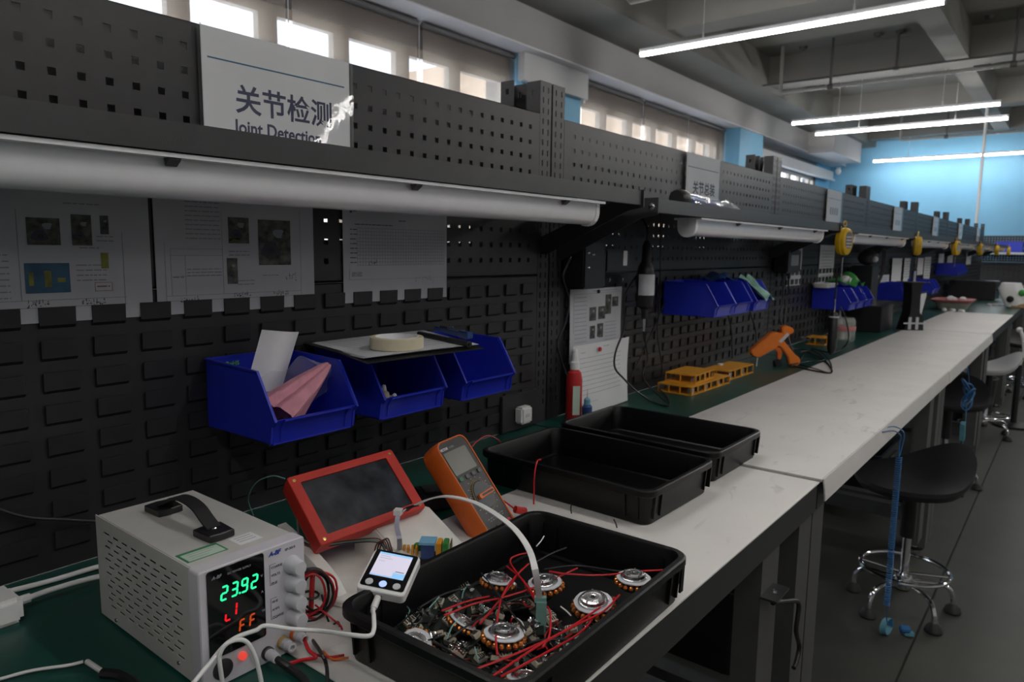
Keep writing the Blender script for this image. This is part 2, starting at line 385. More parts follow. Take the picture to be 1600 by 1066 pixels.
# pillars
b = B(); b.box((XW, 10.26, 0), (-2.86, 11.2, 2.988)); struct(b.build('wall_pillar', m_blue))
b = B(); b.box((XW, 5.33, 0), (-3.02, 6.33, 2.988)); struct(b.build('wall_pillar', m_blue))
t = thing('blind_cassette', 'long white box across the top of the first blue pillar, between two banks of blinds', 'box', (XW, 5.3, 2.74))
B().box((.13, -.02, 0), (.20, 1.06, .255)).build('box_cover', m_white, t, bevel=.004); B().cyl((.17, 1.03, -.03), (.17, 1.03, .0), .012).build('end_foot', m_wplastic, t)
t = thing('blind_cassette', 'long white box above the far short window past the second blue pillar', 'box', (XW, 11.3, 2.70))
B().box((.0, 0, 0), (.16, 4.4, .16)).build('box_cover', m_white, t, bevel=.006); B().box((.16, 0, -.03), (.2, 4.4, 0)).build('lower_ledge', m_white, t)
# boxed duct end under the soffit at the back
b = B(); b.box((-2.84, 13.4, 2.96), (-2.4, 15.3, 3.40)); struct(b.build('ceiling_duct', m_soff))
# windows with frames, mullions and panes
for wi, (ya, yb) in enumerate(WIN):
    z0, z1 = .95, (2.80, 2.80, 2.70)[wi]
    t = thing('window_%d' % (wi+1), None, None, (XW-.05, 0, 0)); struct(t)
    f = B(); f.box((-.03, ya, z0), (.03, yb, z0+.06)); f.box((-.03, ya, z1-.07), (.03, yb, z1)); f.box((-.03, ya, z0), (.03, ya+.05, z1)); f.box((-.03, yb-.05, z0), (.03, yb, z1))
    f.build('window_frame', m_frameb, t)
    off = {0: 2.225, 1: 6.42, 2: 11.75}[wi]; p = .595
    y = off - p*round((off-ya)/p); ms = []
    while y < yb-.1:
        if y > ya+.1: B().box((-.03, y-.07, z0+.06), (.03, y+.07, z1-.07)).build('mullion', m_frameb, t); ms.append(y)
        y += p
    e = [ya+.05]+ms+[yb-.05]
    for a, c in zip(e, e[1:]): B().box((-.004, a, z0+.06), (.004, c, z1-.07)).build('pane', m_pane, t)
# roller blinds
BL = [(-1.45, -.3), (-.27, .88), (.54+.37, 1.70), (1.73, 2.895), (2.945, 4.08), (4.14, 5.30), (6.44, 7.73), (7.80, 8.98), (9.04, 10.22)]
bl_lab = ['farthest left', 'second from left', 'third from left', 'above the first sign', 'right of the first sign',
          'before the first pillar', 'past the first pillar', 'middle one between pillars', 'before the second pillar']
for (a, c), lb in zip(BL, bl_lab):
    t = thing('roller_blind', 'translucent grey-beige roller blind, '+lb, 'blind', (XW+.07, a, 1.1), group='roller blinds')
    L = c-a
    B().sheet(lambda u, v: (.0015*math.sin(9*u), u*L, v*1.83), 6, 6, .0008).build('blind_fabric', m_blind, t)
    B().cyl((0, 0, 1.86), (0, L, 1.86), .022).build('roller_tube', m_wallgrey, t)
    B().box((-.006, 0, -.02), (.006, L, .004)).build('bottom_rail', m_wplastic, t)
    B().cyl((.012, L+.012, .2), (.012, L+.012, 1.85), .003, n=6).build('pull_chain', m_wplastic, t)
# building across the street
t = thing('office_building', 'tan tiled building seen dimly through the blinds across the street', 'building', (-24, 46, 0))
B().box((-6, -17, -12), (0, 30, 11)).build('facade', m_build, t)
for i in range(9):
    for z in (1, 5): B().box((-.1, -14+i*4.6, z), (.06, -11.6+i*4.6, z+2)).build('window', m_buildw, t)
# ceiling tubes (lit)
LMP = [((-2.17, 6.0, 3.0), 'long lit ceiling tube nearest the camera, ending in front of the soffit'), ((-2.17, 10.35, 3.0), 'upper one of the two close parallel lit ceiling tubes'),
       ((-2.17, 11.47, 3.0), 'lower one of the two close parallel lit ceiling tubes'), ((-2.2, 15.42, 3.0), 'farthest lit ceiling tube, right in front of the blue wall')]
for x, y, z, k in ((1.3, 6.0, 3.0, 0), (1.3, 10.35, 3.0, 1), (1.3, 11.47, 3, 2), (4.7, 6.0, 3.0, 3), (4.7, 10.35, 3.0, 4), (-2.17, 1.5, 3.0, 5), (1.3, 1.5, 3.0, 6), (4.7, 1.5, 3.0, 7), (-2.17, -.8, 3, 8), (1.3, -.8, 3, 9)):  # tubes above and behind the camera are unseen additions that brighten the nearest bench
    LMP.append(((x, y, z), 'lit ceiling tube outside the frame, ' + ['over the nearer aisle', 'over the middle aisle', 'beyond the middle aisle', 'far side nearer one', 'far side farther one', 'above the nearest bench', 'added fill above the camera', 'added fill behind the camera to the right', 'added fill behind the camera over the racks', 'added fill behind the camera over the aisle'][k]))
def lamp(loc, lab):
    t = thing('ceiling_tube_light', lab, 'ceiling light', loc, group='lit ceiling tubes')
    B().box((0, -.022, .0), (2.4, .022, .035)).build('housing', m_lampw, t)
    B().prism([(-.024, 0), (-.020, -.018), (-.010, -.027), (.010, -.027), (.020, -.018), (.024, 0)], .01, 2.39, 'x').build('lit_diffuser', m_tube, t)
    for x in (0, 2.39): B().box((x, -.026, -.029), (x+.01, .026, .036)).build('end_cap', m_wplastic, t)
    for x in (.6, 1.8): B().cyl((x, 0, .035), (x, 0, ZS-3.0), .003, n=6).build('hanging_wire', m_wplastic, t)
    for x in (.6, 1.8): B().cyl((x, 0, .035), (x, 0, .09), .012, .006, n=8).build('hanger_cap', m_wplastic, t)
    return t
for loc, lab in LMP: lamp(loc, lab)
# sprinkler pipes
def pipe(name, pts, r, lab, m=m_pipe, hang=(), drops=()):
    t = thing(name, lab, 'pipe', pts[0]); o = Vector(pts[0])
    B().tube([Vector(p)-o for p in pts], r, 10).build('pipe_run', m, t)
    for h in hang: B().cyl(Vector(h)-o, Vector((h[0], h[1], ZS))-o, .016, n=8).build('hanger_rod', m_rod, t); B().cyl(Vector(h)-o-Vector((.03, 0, 0)), Vector(h)-o+Vector((.03, 0, 0)), r+.012, n=12).build('pipe_clamp', m_rod, t)
    return t
pipe('sprinkler_pipe', [(-2.0, 9.3, ZS), (-2.0, 9.3, 3.22), (-1.98, 9.3, 3.2), (7.9, 9.3, 3.2)], .02, 'long grey pipe under the ceiling that turns up at its left end', hang=[(-1.41, 9.3, 3.2), (.4, 9.3, 3.2)])
pipe('sprinkler_pipe', [(-2.3, 9.5, 3.36), (7.9, 9.5, 3.36)], .013, 'thin dark pipe running just above the long grey ceiling pipe', m_rod, hang=[(-.75, 9.5, 3.36)])
pipe('sprinkler_pipe', [(-1.55, 14.3, ZS), (-1.55, 14.3, 3.22), (-1.53, 14.3, 3.2), (7.9, 14.3, 3.2)], .02, 'grey pipe crossing the far bay in front of the blue wall', hang=[(-.85, 14.3, 3.2)])
pipe('sprinkler_pipe', [(-2.05, 5.55, ZS), (-2.05, 5.55, 3.32), (-2.03, 5.55, 3.3), (7.9, 5.55, 3.3)], .02, 'grey pipe with an upturned end at the top edge, above the nearest tube', hang=[(-1.2, 5.55, 3.3)])
pipe('service_pole', [(-.17, 13.0, 0), (-.17, 13.0, ZS)], .021, 'thin white vertical pole in front of the blue back wall', m_white)
for i, (px, py, z) in enumerate([(1255, 73, ZS), (1373, 52, ZS), (1407, 47, ZS), (1548, 25, ZS)]):
    p = atz(z, px, py)
    t = thing('ceiling_socket', 'small dark round fitting on the ceiling slab, %s from the left' % ['first', 'second', 'third', 'fourth'][i], 'ceiling fitting', (p.x, p.y, z), group='dark ceiling fittings')
    B().lathe([(.045, -.03), (.055, 0)], 12).build('fitting_cup', m_rod, t); B().lathe([(.02, -.045), (.02, -.03)], 10).build('fitting_tip', m_rod, t)
p = atz(2.96, 1310, 262)
t = thing('ceiling_camera', 'small white dome hanging under the duct by the blue wall corner', 'camera', (p.x, p.y, 2.96))
B().lathe([(.03, -.04), (.05, 0)], 14).build('mount', m_wplastic, t); B().lathe([(.015, -.14), (.045, -.12), (.06, -.08), (.05, -.04)], 14).build('dome', m_wplastic, t)

# ================================================================ RACKS, SHELVES, LAMPS, BENCHES  (seven bays of 1.8 m)
PIT_H = .03796
def post(y0, w, d, x0, name, root):
    b = B(); ms = [(z, z+.015) for z in [.80+i*.027 for i in range(32)]]
    rows = [(a, c, [(y0+w*.27-.002, y0+w*.27+.002), (y0+w*.73-.002, y0+w*.73+.002)]) for a, c in ms]
    b.plate(y0, y0+w, 0, 1.665, .002, rows, lambda u, v, q: (x0-q, u, v))
    for yy in (y0, y0+w-.002):
        b.plate(x0-d, x0-.002, 0, 1.665, .002, [(1.63, 1.645, [(x0-d*.5-.005, x0-d*.5+.005)])], lambda u, v, q, yy=yy: (u, yy+q, v))
    return b.build(name, m_steel2, root)
def make_rack(near):
    t = thing('pegboard_rack', 'x', 'pegboard', (0, 0, 0))
    post(.004, .056, .045, 0, 'upright_post', t); post(1.748, .049, .045, 0, 'upright_post', t)
    cols = [(.1115+PIT_H*i-.0055, .1115+PIT_H*i+.0055) for i in range(43)]
    mp = lambda u, v, q: (-q, u, v)
    rows = [(z-.0055, z+.0055, cols) for z in [1.54184-PIT_H*i for i in (3, 2, 1, 0)]]
    b = B().plate(.061, 1.747, 1.392, 1.581, .0016, rows, mp); b.box((-.02, .061, 1.5795), (0, 1.747, 1.581)); b.build('perforated_panel', m_steel, t)
    rows = [(z-.0055, z+.0055, cols) for z in [1.54184-PIT_H*i for i in (9, 8, 7, 6)]]
    b = B().plate(.061, 1.747, 1.163, 1.372, .0016, rows, mp); b.build('perforated_panel', m_steel, t)
    b = B().box((-.003, .061, .752), (0, 1.747, 1.158)); b.box((-.02, .061, 1.156), (0, 1.747, 1.158))
    if near:
        pn = b.build('louvred_panel', m_steel, t); lv = None
    for i in range(24):
        y = .0795+.0695*i
        for k in range(8):
            zt = 1.139-.047*k
            if near:
                if lv is None: lv = B().prism([(0, -.031), (.0055, -.026), (.0068, 0), (.005, 0), (0, -.004)], 0, .047, 'y').build('louvre', m_steel, pn, (0, y, zt))
                else: c = lv.copy(); col.objects.link(c); c.location = (0, y, zt)
            else: b.prism([(0, zt-.031), (.0055, zt-.026), (.0068, zt), (.005, zt), (0, zt-.004)], y, y+.047, 'y')
    if not near: b.build('louvred_panel', m_steel, t)
    return t
rack0 = make_rack(True); rackf = make_rack(False)
UY = [-.2+1.8*k for k in range(7)]
for k in range(7):
    o = rack0 if k == 0 else copy_tree(rack0) if k == 1 else rackf if k == 2 else copy_tree(rackf)
    o.location = (0, UY[k], 0); o['group'] = 'pegboard racks along the bench row'
    o['label'] = ['nearest grey pegboard rack, behind the power supply and three papers', 'second grey pegboard rack, behind the glue gun and yellow boxes', 'third grey pegboard rack, where the aqua and green wraps hang on bins',
                  'fourth grey pegboard rack in the row', 'fifth grey pegboard rack in the row', 'sixth grey pegboard rack in the row', 'farthest grey pegboard rack, ending at the white pole'][k]
ub = copy_tree(rackf)
for k in range(7):
    o = ub if k == 0 else copy_tree(ub)
    o.rotation_euler = (0, 0, PI); o.location = (-.128, UY[k]+1.8, .010); o['group'] = 'pegboard racks of the opposite row'
    o['label'] = 'grey pegboard rack standing back to back behind the %s bay, only post tops show' % ORD[k]
# cross row at the far end
for k in range(3):
    o = copy_tree(rackf); o.rotation_euler = (0, 0, -PI/2); o.location = (-.9+1.8*k, 14.0, -.05); o['group'] = 'pegboard racks of the cross row'
    o['label'] = ['grey rack of the cross row, left one under the blue wall', 'grey rack of the cross row, middle one at the right picture edge', 'grey rack of the cross row, beyond the right picture edge'][k]
# shelves
def make_shelf():
    t = thing('steel_shelf', 'x', 'shelf')
    B().box((.003, .048, 1.370), (.300, 1.756, 1.3725)).build('shelf_board', m_shelf, t)
    B().box((.298, .048, 1.338), (.300, 1.756, 1.370)).build('front_lip', m_shelf, t)
    B().box((.286, .05, 1.338), (.298, 1.754, 1.340)).build('lip_fold', m_shelf, t)
    for y in (.036, 1.760):
        b = B(); b.prism([(.305, 1.374), (.305, 1.333), (.262, 1.325), (.02, 1.215), (.002, 1.215), (.002, 1.262), (.222, 1.350), (.22, 1.374)], y, y+.004, 'y'); br = b.build('bracket', m_shelf, t)
        B().lathe([(.009, 0), (.009, .002), (.006, .006), (.001, .007)], 14, (.288, y, 1.352), Matrix.Rotation(PI/2, 3, 'X')).build('bolt', m_chrome, br)
    return t
shelf0 = make_shelf()
for k in range(7):
    o = shelf0 if k == 0 else copy_tree(shelf0)
    o.location = (0, UY[k], 0 if k == 0 else -.014); o['group'] = 'steel shelves along the racks'
    o['label'] = 'dark steel shelf with a folded front lip across the %s pegboard rack' % ORD[k]
# unlit lamps under the shelves
def make_strip():
    t = thing('under_shelf_light', 'x', 'light')
    B().box((.212, .32, 1.3315), (.296, 1.60, 1.3365)).build('mounting_plate', m_lampw, t)
    n = 10; prof = [(.251+.026*math.cos(PI+PI*i/n), 1.312+.027*math.sin(PI+PI*i/n)) for i in range(n+1)]
    B().prism([(.225, 1.333)]+prof+[(.277, 1.333)], .335, 1.59, 'y').build('diffuser', m_lampd, t)
    for y0, y1 in ((.32, .336), (1.589, 1.602)):
        prof = [(.251+.0285*math.cos(PI+PI*i/n), 1.312+.030*math.sin(PI+PI*i/n)) for i in range(n+1)]
        B().prism([(.2225, 1.3345)]+prof+[(.2795, 1.3345)], y0, y1, 'y').build('end_cap', m_lampw, t)
    for y in (.62, 1.02, 1.45): B().prism([(.277, 1.335), (.292, 1.337), (.292, 1.329), (.281, 1.322)], y, y+.014, 'y').build('clip', m_rod, t)
    return t
strip0 = make_strip()
for k in range(7):
    o = strip0 if k == 0 else copy_tree(strip0)
    o.location = (0, UY[k], 0 if k == 0 else -.014); o['group'] = 'unlit strip lights under the shelves'
    o['label'] = 'white unlit strip light fixed under the %s shelf' % ORD[k]
# sign holders
def make_sign(k):
    x0 = UY[k]+.814
    t = thing('sign_holder', ['clear acrylic holder with the first printed workstation sign, nearest the camera', 'clear acrylic holder with the second workstation sign', 'clear acrylic sign holder on the third rack', 'clear acrylic sign holder on the fourth rack',
              'clear acrylic sign holder on the fifth rack', 'clear acrylic sign holder on the sixth rack', 'clear acrylic sign holder on the farthest rack'][k], 'sign', (.006, x0, 1.376 if k == 0 else 1.362), group='workstation signs')
    t.rotation_euler = WALLROT; H = .2055 if k == 0 else .219
    B().box((0, 0, 0), (.304, H, .0015)).build('back_sheet', m_acryl, t)
    p = B().box((.004, .002, .004), (.300, H-.003, .0046)).build('printed_sheet', m_paperw, t)
    B().sheet(lambda u, v: (u*.304, v*H, .011+.008*math.sin(PI*u)*(1-v)**2), 16, 8, .0015).build('front_sheet', m_acryl2, t)
    for x in (0, .3025): B().box((x, 0, .0015), (x+.0015, H, .012)).build('edge_strip', m_acryl, t)
    B().box((.014, H-.052, .0046), (.288, H-.0495, .0049)).build('printed_rule', m_teal, p)
    if k < 2:
        text('sign_lettering', ['关节检测', '关节总装'][k], .050, m_navy, p, (.060, .079, .0048), bold=.0008, sx=1.0)
        text('sign_lettering', ['Joint Detection', 'Joint Assembly'][k], .032, m_navy, p, (.058, .041, .0048), bold=.0007, sx=.88)
    else:
        for q in range(4): B().box((.07+q*.045, .08, .0046), (.10+q*.045, .12, .0049)).build('printed_block', m_inkg, p)
for k in range(7): make_sign(k)
# benches
BY = [-.265+1.8*k for k in range(7)]
def make_bench():
    t = thing('workbench', 'x', 'workbench')
    B().box((.001, .004, .722), (.752, 1.796, .749)).build('table_top', m_bench, t)
    B().box((.735, .004, .690), (.752, 1.796, .722)).build('front_apron', m_bench, t)
    for x, y in ((.66, .004), (.66, 1.712), (.0, .004), (.0, 1.712)):
        l = B().box((x, y, .03), (x+.085, y+.084, .722)).build('leg', m_leg, t)
        B().lathe([(.032, 0), (.034, .008), (.012, .014), (.012, .03)], 16, (x+.042, y+.042, 0)).build('levelling_foot', m_chrome, l)
    B().box((.70, 1.49, .12), (.748, 1.58, .69)).build('inner_upright', m_leg, t)
    B().box((.02, .09, .12), (.06, 1.71, .18)).build('rear_stretcher', m_leg, t)
    for y in (.02, 1.73): B().box((.085, y, .12), (.66, y+.05, .18)).build('side_stretcher', m_leg, t)
    B().box((.0, .004, .749), (.754, 1.796, .7505)).build('green_cover', m_matg, t)
    return t
bench0 = make_bench()
for k in range(7):
    o = bench0 if k == 0 else copy_tree(bench0)
    o.location = (0, BY[k], 0); o['group'] = 'workbenches of the row'
    o['label'] = 'dark workbench with green top, %s in the row%s' % (ORD[k], [', under the power supply', ', under the glue gun', '', '', '', '', ''][k])
for k in range(3):
    o = copy_tree(bench0); o.rotation_euler = (0, 0, -PI/2); o.location = (-.9+1.8*k, 14.0, 0); o['group'] = 'workbenches of the cross row'
    o['label'] = 'green topped workbench of the far cross row, %s' % ['left one', 'middle one', 'right one past the frame'][k]
# grey mats
def greymat(y0, y1, lip, lab, x0=.303, front=.758, dz=0):
    t = tag(None or B().slab([(x0, y0), (front, y0), (front, y1), (x0, y1)], .7507, .7535+dz, e=.0008).build('grey_mat', m_matgrey, None), lab, 'mat', 'grey mats on the benches')
    if lip:
        B().sheet(lambda u, v: (front+.001+.006*math.sin(v*1.4), y0+u*(y1-y0), .7535+dz-.046*v), 24, 4, .003).build('front_overhang', m_matgrey, t)
    return t
greymat(.455, 1.531, 0, 'light grey mat on the nearest bench under the black trays, flush with the edge', front=.7565)
greymat(1.540, 3.33, 1, 'light grey mat on the second bench, smudged near the tray, hanging over the edge', dz=.004)
greymat(3.345, 5.13, 1, 'light grey mat on the third bench, folded over the front edge')
greymat(5.145, 6.93, 0, 'light grey mat on the fourth bench, farthest of the mats', front=.7565)
# ================================================================ NEAREST BENCH
TB = .7512            # top of the green cover
TM = .7540            # top of the grey mat
# ---- black trays
def make_tray(name, x, y, rz, L, W, label):
    t = thing(name, label, 'tray', (x, y, TM+.0005), rz, 'black parts trays')
    h = .0655
    def lp(ins, z, r): return [(a, b_, z) for a, b_ in rr(L-2*ins, W-2*ins, r, 5, L/2, W/2)]
    b = B()
    b.loft([lp(.0125, 0, .018), lp(.011, .002, .02), lp(.0075, h-.014, .024), lp(.0015, h-.013, .026), lp(0, h-.011, .027), lp(0, h-.002, .027), lp(.002, h, .027),
            lp(.0085, h, .024), lp(.0105, h-.003, .022), lp(.0145, .006, .016), lp(.018, .0035, .014)])
    b.build('tray_shell', m_tray, t)
    for k in (.10, .86):
        for dx in (0, .026):
            for s_, yy in ((-1, .006), (1, W-.006)):
                x0 = L*k+dx
                B().prism([(yy+s_*.0025, h-.014), (yy-s_*.001, .010), (yy-s_*.010, .010), (yy-s_*.006, h-.014)], x0, x0+.003, 'x').build('side_rib', m_tray, t)
            for s_, xx in ((-1, .006), (1, L-.006)):
                y0 = W*k+dx*.9
                B().prism([(xx+s_*.0025, h-.014), (xx-s_*.001, .010), (xx-s_*.010, .010), (xx-s_*.006, h-.014)], y0, y0+.003, 'y').build('side_rib', m_tray, t)
    return t
make_tray('parts_tray', .5018, .4814, .0182, .268, .399, 'black plastic tray full of motors and wires, at the front edge of the bench')
make_tray('parts_tray', .2078, 1.0694, -.0184, .399, .268, 'empty black plastic tray in the middle, nearer of the two empty ones')
make_tray('parts_tray', .1997, 1.3656, -.0087, .399, .268, 'empty black plastic tray farthest from the camera, at the bench joint')

# ---- power supply
PX, PY, PZ = .1897, .3533, TB+.003
t = thing('bench_power_supply', 'beige bench power supply with lit green and red digits and a black handle', 'power supply', (PX, PY, PZ))
Wp, Dp, Hp = .1284, .2374, .1327
b = B(); b.box((0, .0015, 0), (Dp, Wp, Hp-.001)); b.build('case_body', m_psu, t, bevel=.0015)
rows = []
for gq, (za, n_) in enumerate(((.115, 6), (.063, 6))):
    for i in range(n_):
        z = za-.0085*i; off = .008*(i % 2)
        rows.append((z-.0016, z+.0016, [(.022+off+.0245*j, .022+off+.0245*j+.0165) for j in range(8)]))
rows.sort()
b = B().plate(0, Dp, 0, Hp, .0012, rows, lambda u, v, q: (u, -.0002+q, v)); b.build('vented_side', m_psu, t)
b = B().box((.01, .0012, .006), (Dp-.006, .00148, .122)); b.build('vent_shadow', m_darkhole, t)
for x_, z_ in ((.045, .006), (.205, .012)): B().lathe([(.0028, 0), (.0024, .0014), (.0004, .0016)], 10, (x_, -.0002, z_), Matrix.Rotation(PI/2, 3, 'X')).build('side_screw', m_chrome, t)
fb = B(); fb.slab(rr(Wp+.003, Hp+.004, .004, 3, Wp/2, Hp/2), 0, .022, e=.0015)
bz = fb.build('front_bezel', m_psuf, t); bz.rotation_euler = WALLROT; bz.location = (Dp, -.0005, -.001)
FX = Dp+.022
fp = thing('front_panel', None, None); fp.parent = t; fp.location = (FX+.0002, 0, 0); fp.rotation_euler = WALLROT
fp2 = B().slab(rr(.068, .100, .003, 3, .0405, .0815), 0, .0012, e=.0003).build('display_window', m_glassb, t); fp2.location = (FX+.0001, 0, 0); fp2.rotation_euler = WALLROT
bpy.data.objects.remove(fp)
SEG = {'2': 'abged', '3': 'abgcd', '9': 'abcdfg', '1': 'bc', 'L': 'fed'[1:]+'', 'F': 'aefg', 'l': 'ed', 'i': 'bc'}
def digit(b, ch, x, y, w_, h_, th, sl=.12):
    def P(a, c): return (x+a*w_+c*h_*sl, y+c*h_)
    S = {'a': ((0, 1), (1, 1)), 'b': ((1, 1), (1, .5)), 'c': ((1, .5), (1, 0)), 'd': ((0, 0), (1, 0)), 'e': ((0, .5), (0, 0)), 'f': ((0, 1), (0, .5)), 'g': ((0, .5), (1, .5))}
    for k in SEG[ch]:
        (a0, c0), (a1, c1) = S[k]; p, q = Vector(P(a0, c0)), Vector(P(a1, c1)); d = (q-p).normalized(); n_ = Vector((-d.y, d.x))*th/2
        p += d*th*.35; q -= d*th*.35
        b.prism([tuple(p+n_), tuple(q+n_), tuple(q+d*th*.3), tuple(q-n_), tuple(p-n_), tuple(p-d*th*.3)], .0013, .0017, 'z')
def digits(name, chars, mat, dot=None):
    b = B()
    for ch, x, y, w_, h_ in chars: digit(b, ch, x, y, w_, h_, .0021)
    if dot: b.box((dot[0], dot[1], .0013), (dot[0]+.002, dot[1]+.002, .0017))
    o = b.build(name, mat, fp2); return o
digits('green_digits', [('2', .0215, .095, .0065, .0145), ('3', .0335, .095, .0065, .0145), ('9', .0455, .095, .0065, .0145), ('2', .0575, .095, .0065, .0145)], m_green_e, dot=(.0425, .0945))
digits('red_digits', [('l', .0255, .070, .0060, .0155), ('i', .0325, .0725, .0055, .0135)], m_red_e)
digits('orange_digits', [('F', .0415, .051, .0055, .0125), ('F', .054, .052, .0055, .0125)], m_or_e)
text('brand_lettering', 'A-BF', .0052, m_inkg, fp2, (.012, .1215, .0013), shear=.3, bold=.0001)
text('panel_lettering', 'DC POWER SUPPLY', .0032, m_inkg, fp2, (.030, .1215, .0013))
for z_, s_ in ((.104, 'V'), (.085, 'A'), (.062, 'W')): text('panel_lettering', s_, .0042, m_inkg, fp2, (.0695, z_, .0013))
def front_text(s, y, z, size, mat, **k): return text('front_lettering', s, size, mat, t, (FX+.0002, y, z), WALLROT, **k)
front_text('A-BF', .0815, .1235, .0072, M('logo_blue', (.02, .05, .30), .5, var=0), shear=.3, bold=.0003)
front_text('SP-3010', .1025, .1235, .0042, m_ink)
for i, (z_, s_) in enumerate(((.108, 'COARSE'), (.0985, 'VOLTS'), (.089, 'FINE'), (.0665, 'FINE'), (.057, 'AMPS'), (.0475, 'COARSE'))): front_text(s_, .0835, z_, .0040, m_ink)
b = B()
for z0, z1 in ((.089, .113), (.0475, .072)): b.box((FX+.0001, .0818, z0), (FX+.0003, .0823, z1)); b.box((FX+.0001, .0818, z1), (FX+.0003, .090, z1+.0004)); b.box((FX+.0001, .0818, z0-.0004), (FX+.0003, .090, z0))
b.build('front_print_lines', m_ink, t)
for z_ in (.105, .0825, .0615, .0400):
    k = B().lathe([(.0108, 0), (.0108, .003), (.0092, .006), (.0086, .017), (.0078, .019), (.001, .0195)], 22, (FX, .1105, z_), Matrix.Rotation(PI/2, 3, 'Y')).build('control_knob', m_knob, t)
B().lathe([(.0045, 0), (.0045, .004), (.001, .0048)], 14, (FX, .044, .021), Matrix.Rotation(PI/2, 3, 'Y')).build('power_indicator', m_dot_e, t)
B().lathe([(.0115, 0), (.0115, .0015), (.0098, .0026), (.001, .003)], 22, (FX, .021, .016), Matrix.Rotation(PI/2, 3, 'Y')).build('round_switch', m_mmface, t)
for (y_, z_), cm in zip(((.075, .010), (.0955, .014), (.1125, .017)), (m_black, m_gold, m_orange)):
    q = B().lathe([(.0075, 0), (.0075, .004), (.0065, .005)], 16, (FX, y_, z_), Matrix.Rotation(PI/2, 3, 'Y')).build('terminal_base', cm, t)
    B().lathe([(.0062, .005), (.0062, .012), (.0055, .013), (.0055, .020), (.0035, .0205), (.0035, .012)], 16, (FX, y_, z_), Matrix.Rotation(PI/2, 3, 'Y')).build('binding_post', m_knob, q)
# handle
for x_, n_ in ((.052, 0), (.176, 1)):
    b = B(); b.slab([(x_-.016, .045), (x_+.018, .047), (x_+.020, .060), (x_+.018, .078), (x_-.016, .080), (x_-.019, .062)], Hp-.0005, Hp+.0085, e=.0012); q = b.build('handle_mount', m_black, t)
    B().lathe([(.0035, 0), (.003, .0012), (.0005, .0016)], 10, (x_-.002, .063, Hp+.0085)).build('mount_screw', m_chrome, q)
pts = [(.052, .0625, Hp+.009), (.066, .0625, Hp+.0155), (.088, .0625, Hp+.0265), (.114, .0625, Hp+.030), (.140, .0625, Hp+.0265), (.160, .0625, Hp+.0165), (.176, .0625, Hp+.009)]
B().ribbon(smooth_path(pts, 5), (0, 1, 0), .017, .003).build('carry_strap', m_rubber, t)
b = B().box((.195, .006, Hp-.001), (.223, .0535, Hp-.0006)); s1 = b.build('label_sticker', m_greenlbl, t)
B().box((.2005, .0085, Hp-.0006), (.2215, .051, Hp-.0004)).build('label_window', m_greenpal, s1)
for i in range(3): B().box((.204+.006*i, .014, Hp-.0004), (.2048+.006*i, .046-.006*i, Hp-.0003)).build('label_line', m_inkg, s1)
b = B().box((.197, .068, Hp-.001), (.223, .097, Hp-.0007)); s1 = b.build('white_sticker', m_paperw, t)
for i in range(3): B().box((.202+.006*i, .072, Hp-.0007), (.2032+.006*i, .093, Hp-.0006)).build('label_line', m_inkg, s1)
for x_, y_ in ((.02, .02), (.02, Wp-.02), (Dp-.02, .02), (Dp-.02, Wp-.02)): B().lathe([(.007, -.003), (.008, 0)], 12, (x_, y_, 0)).build('rubber_foot', m_rubber, t)

# ---- white printed stand and red display
t = thing('printed_stand', 'white printed stand under the red framed display', 'stand', (.30, .60, TM))
b = B(); b.slab([(-.06, .0), (.06, -.018), (.105, -.045), (.150, -.030), (.158, .02), (.130, .13), (.10, .19), (-.05, .19)], 0, .010, e=.002); b.build('base_plate', m_wprint, t)
b = B(); b.prism([(.0, .0), (.0, .055), (.05, .057), (.092, .034), (.128, .014), (.128, .0)], .075, .192, 'y'); b.build('support_block', m_wprint, t, bevel=.0025)
# left foot with a hollow flank
L = []
for i in range(9):
    u = i/8; x_ = -.06+u*.165; h_ = .052*(1-u)**.6+.010; wd = .016+.004*math.sin(PI*u)
    yc = -.012-.018*u
    L.append([(x_, yc-wd*.5, .001), (x_, yc+wd*.5+.018, .001), (x_, yc+wd*.5+.006, h_*.4), (x_, yc+wd*.5, h_), (x_, yc-wd*.5+.002, h_), (x_, yc-wd*.5, h_*.7)])
B().loft(L).build('front_foot', m_wprint, t)
t = thing('display_unit', 'red framed display with a dark smudged screen tilted on the white stand', 'display')
framed(t, (.318, .673, .859), (.072, .997, .027), (-.736, .035, .676), (.673, -.068, .737))
w_, h_ = .190, .1155
b = B(); o1 = rr(w_, h_, .004, 3); i1 = rr(.155, .0895, .002, 3, -.001, 0)
b.loft([[(x, y, -.034) for x, y in rr(w_-.012, h_-.012, .004, 3)], [(x, y, -.030) for x, y in rr(w_-.004, h_-.004, .004, 3)], [(x, y, -.012) for x, y in o1], [(x, y, -.001) for x, y in o1], [(x, y, 0) for x, y in rr(w_-.002, h_-.002, .004, 3)], [(x, y, 0) for x, y in i1], [(x, y, -.004) for x, y in i1]])
b.build('red_frame', m_redp, t)
B().box((-.0785, -.0447, -.0045), (.0765, .0447, -.0028)).build('screen', m_screen, t)
for x_, y_ in ((-.086, .050), (.087, .050), (.087, -.050), (-.086, -.050)): B().lathe([(.0026, -.001), (.0026, .0006), (.0012, .0007)], 10, (x_, y_, 0)).build('corner_screw', m_brass, t)

# ---- black block beside the display
t = thing('dark_module', 'small black block on the grey mat between display and orange meter', 'module', (.235, .915, TM), -.5)
B().box((-.03, -.03, 0), (.035, .03, .028)).build('module_body', m_black, t, bevel=.002); B().box((-.02, -.02, .028), (.02, .02, .031)).build('module_lid', m_mmface, t)

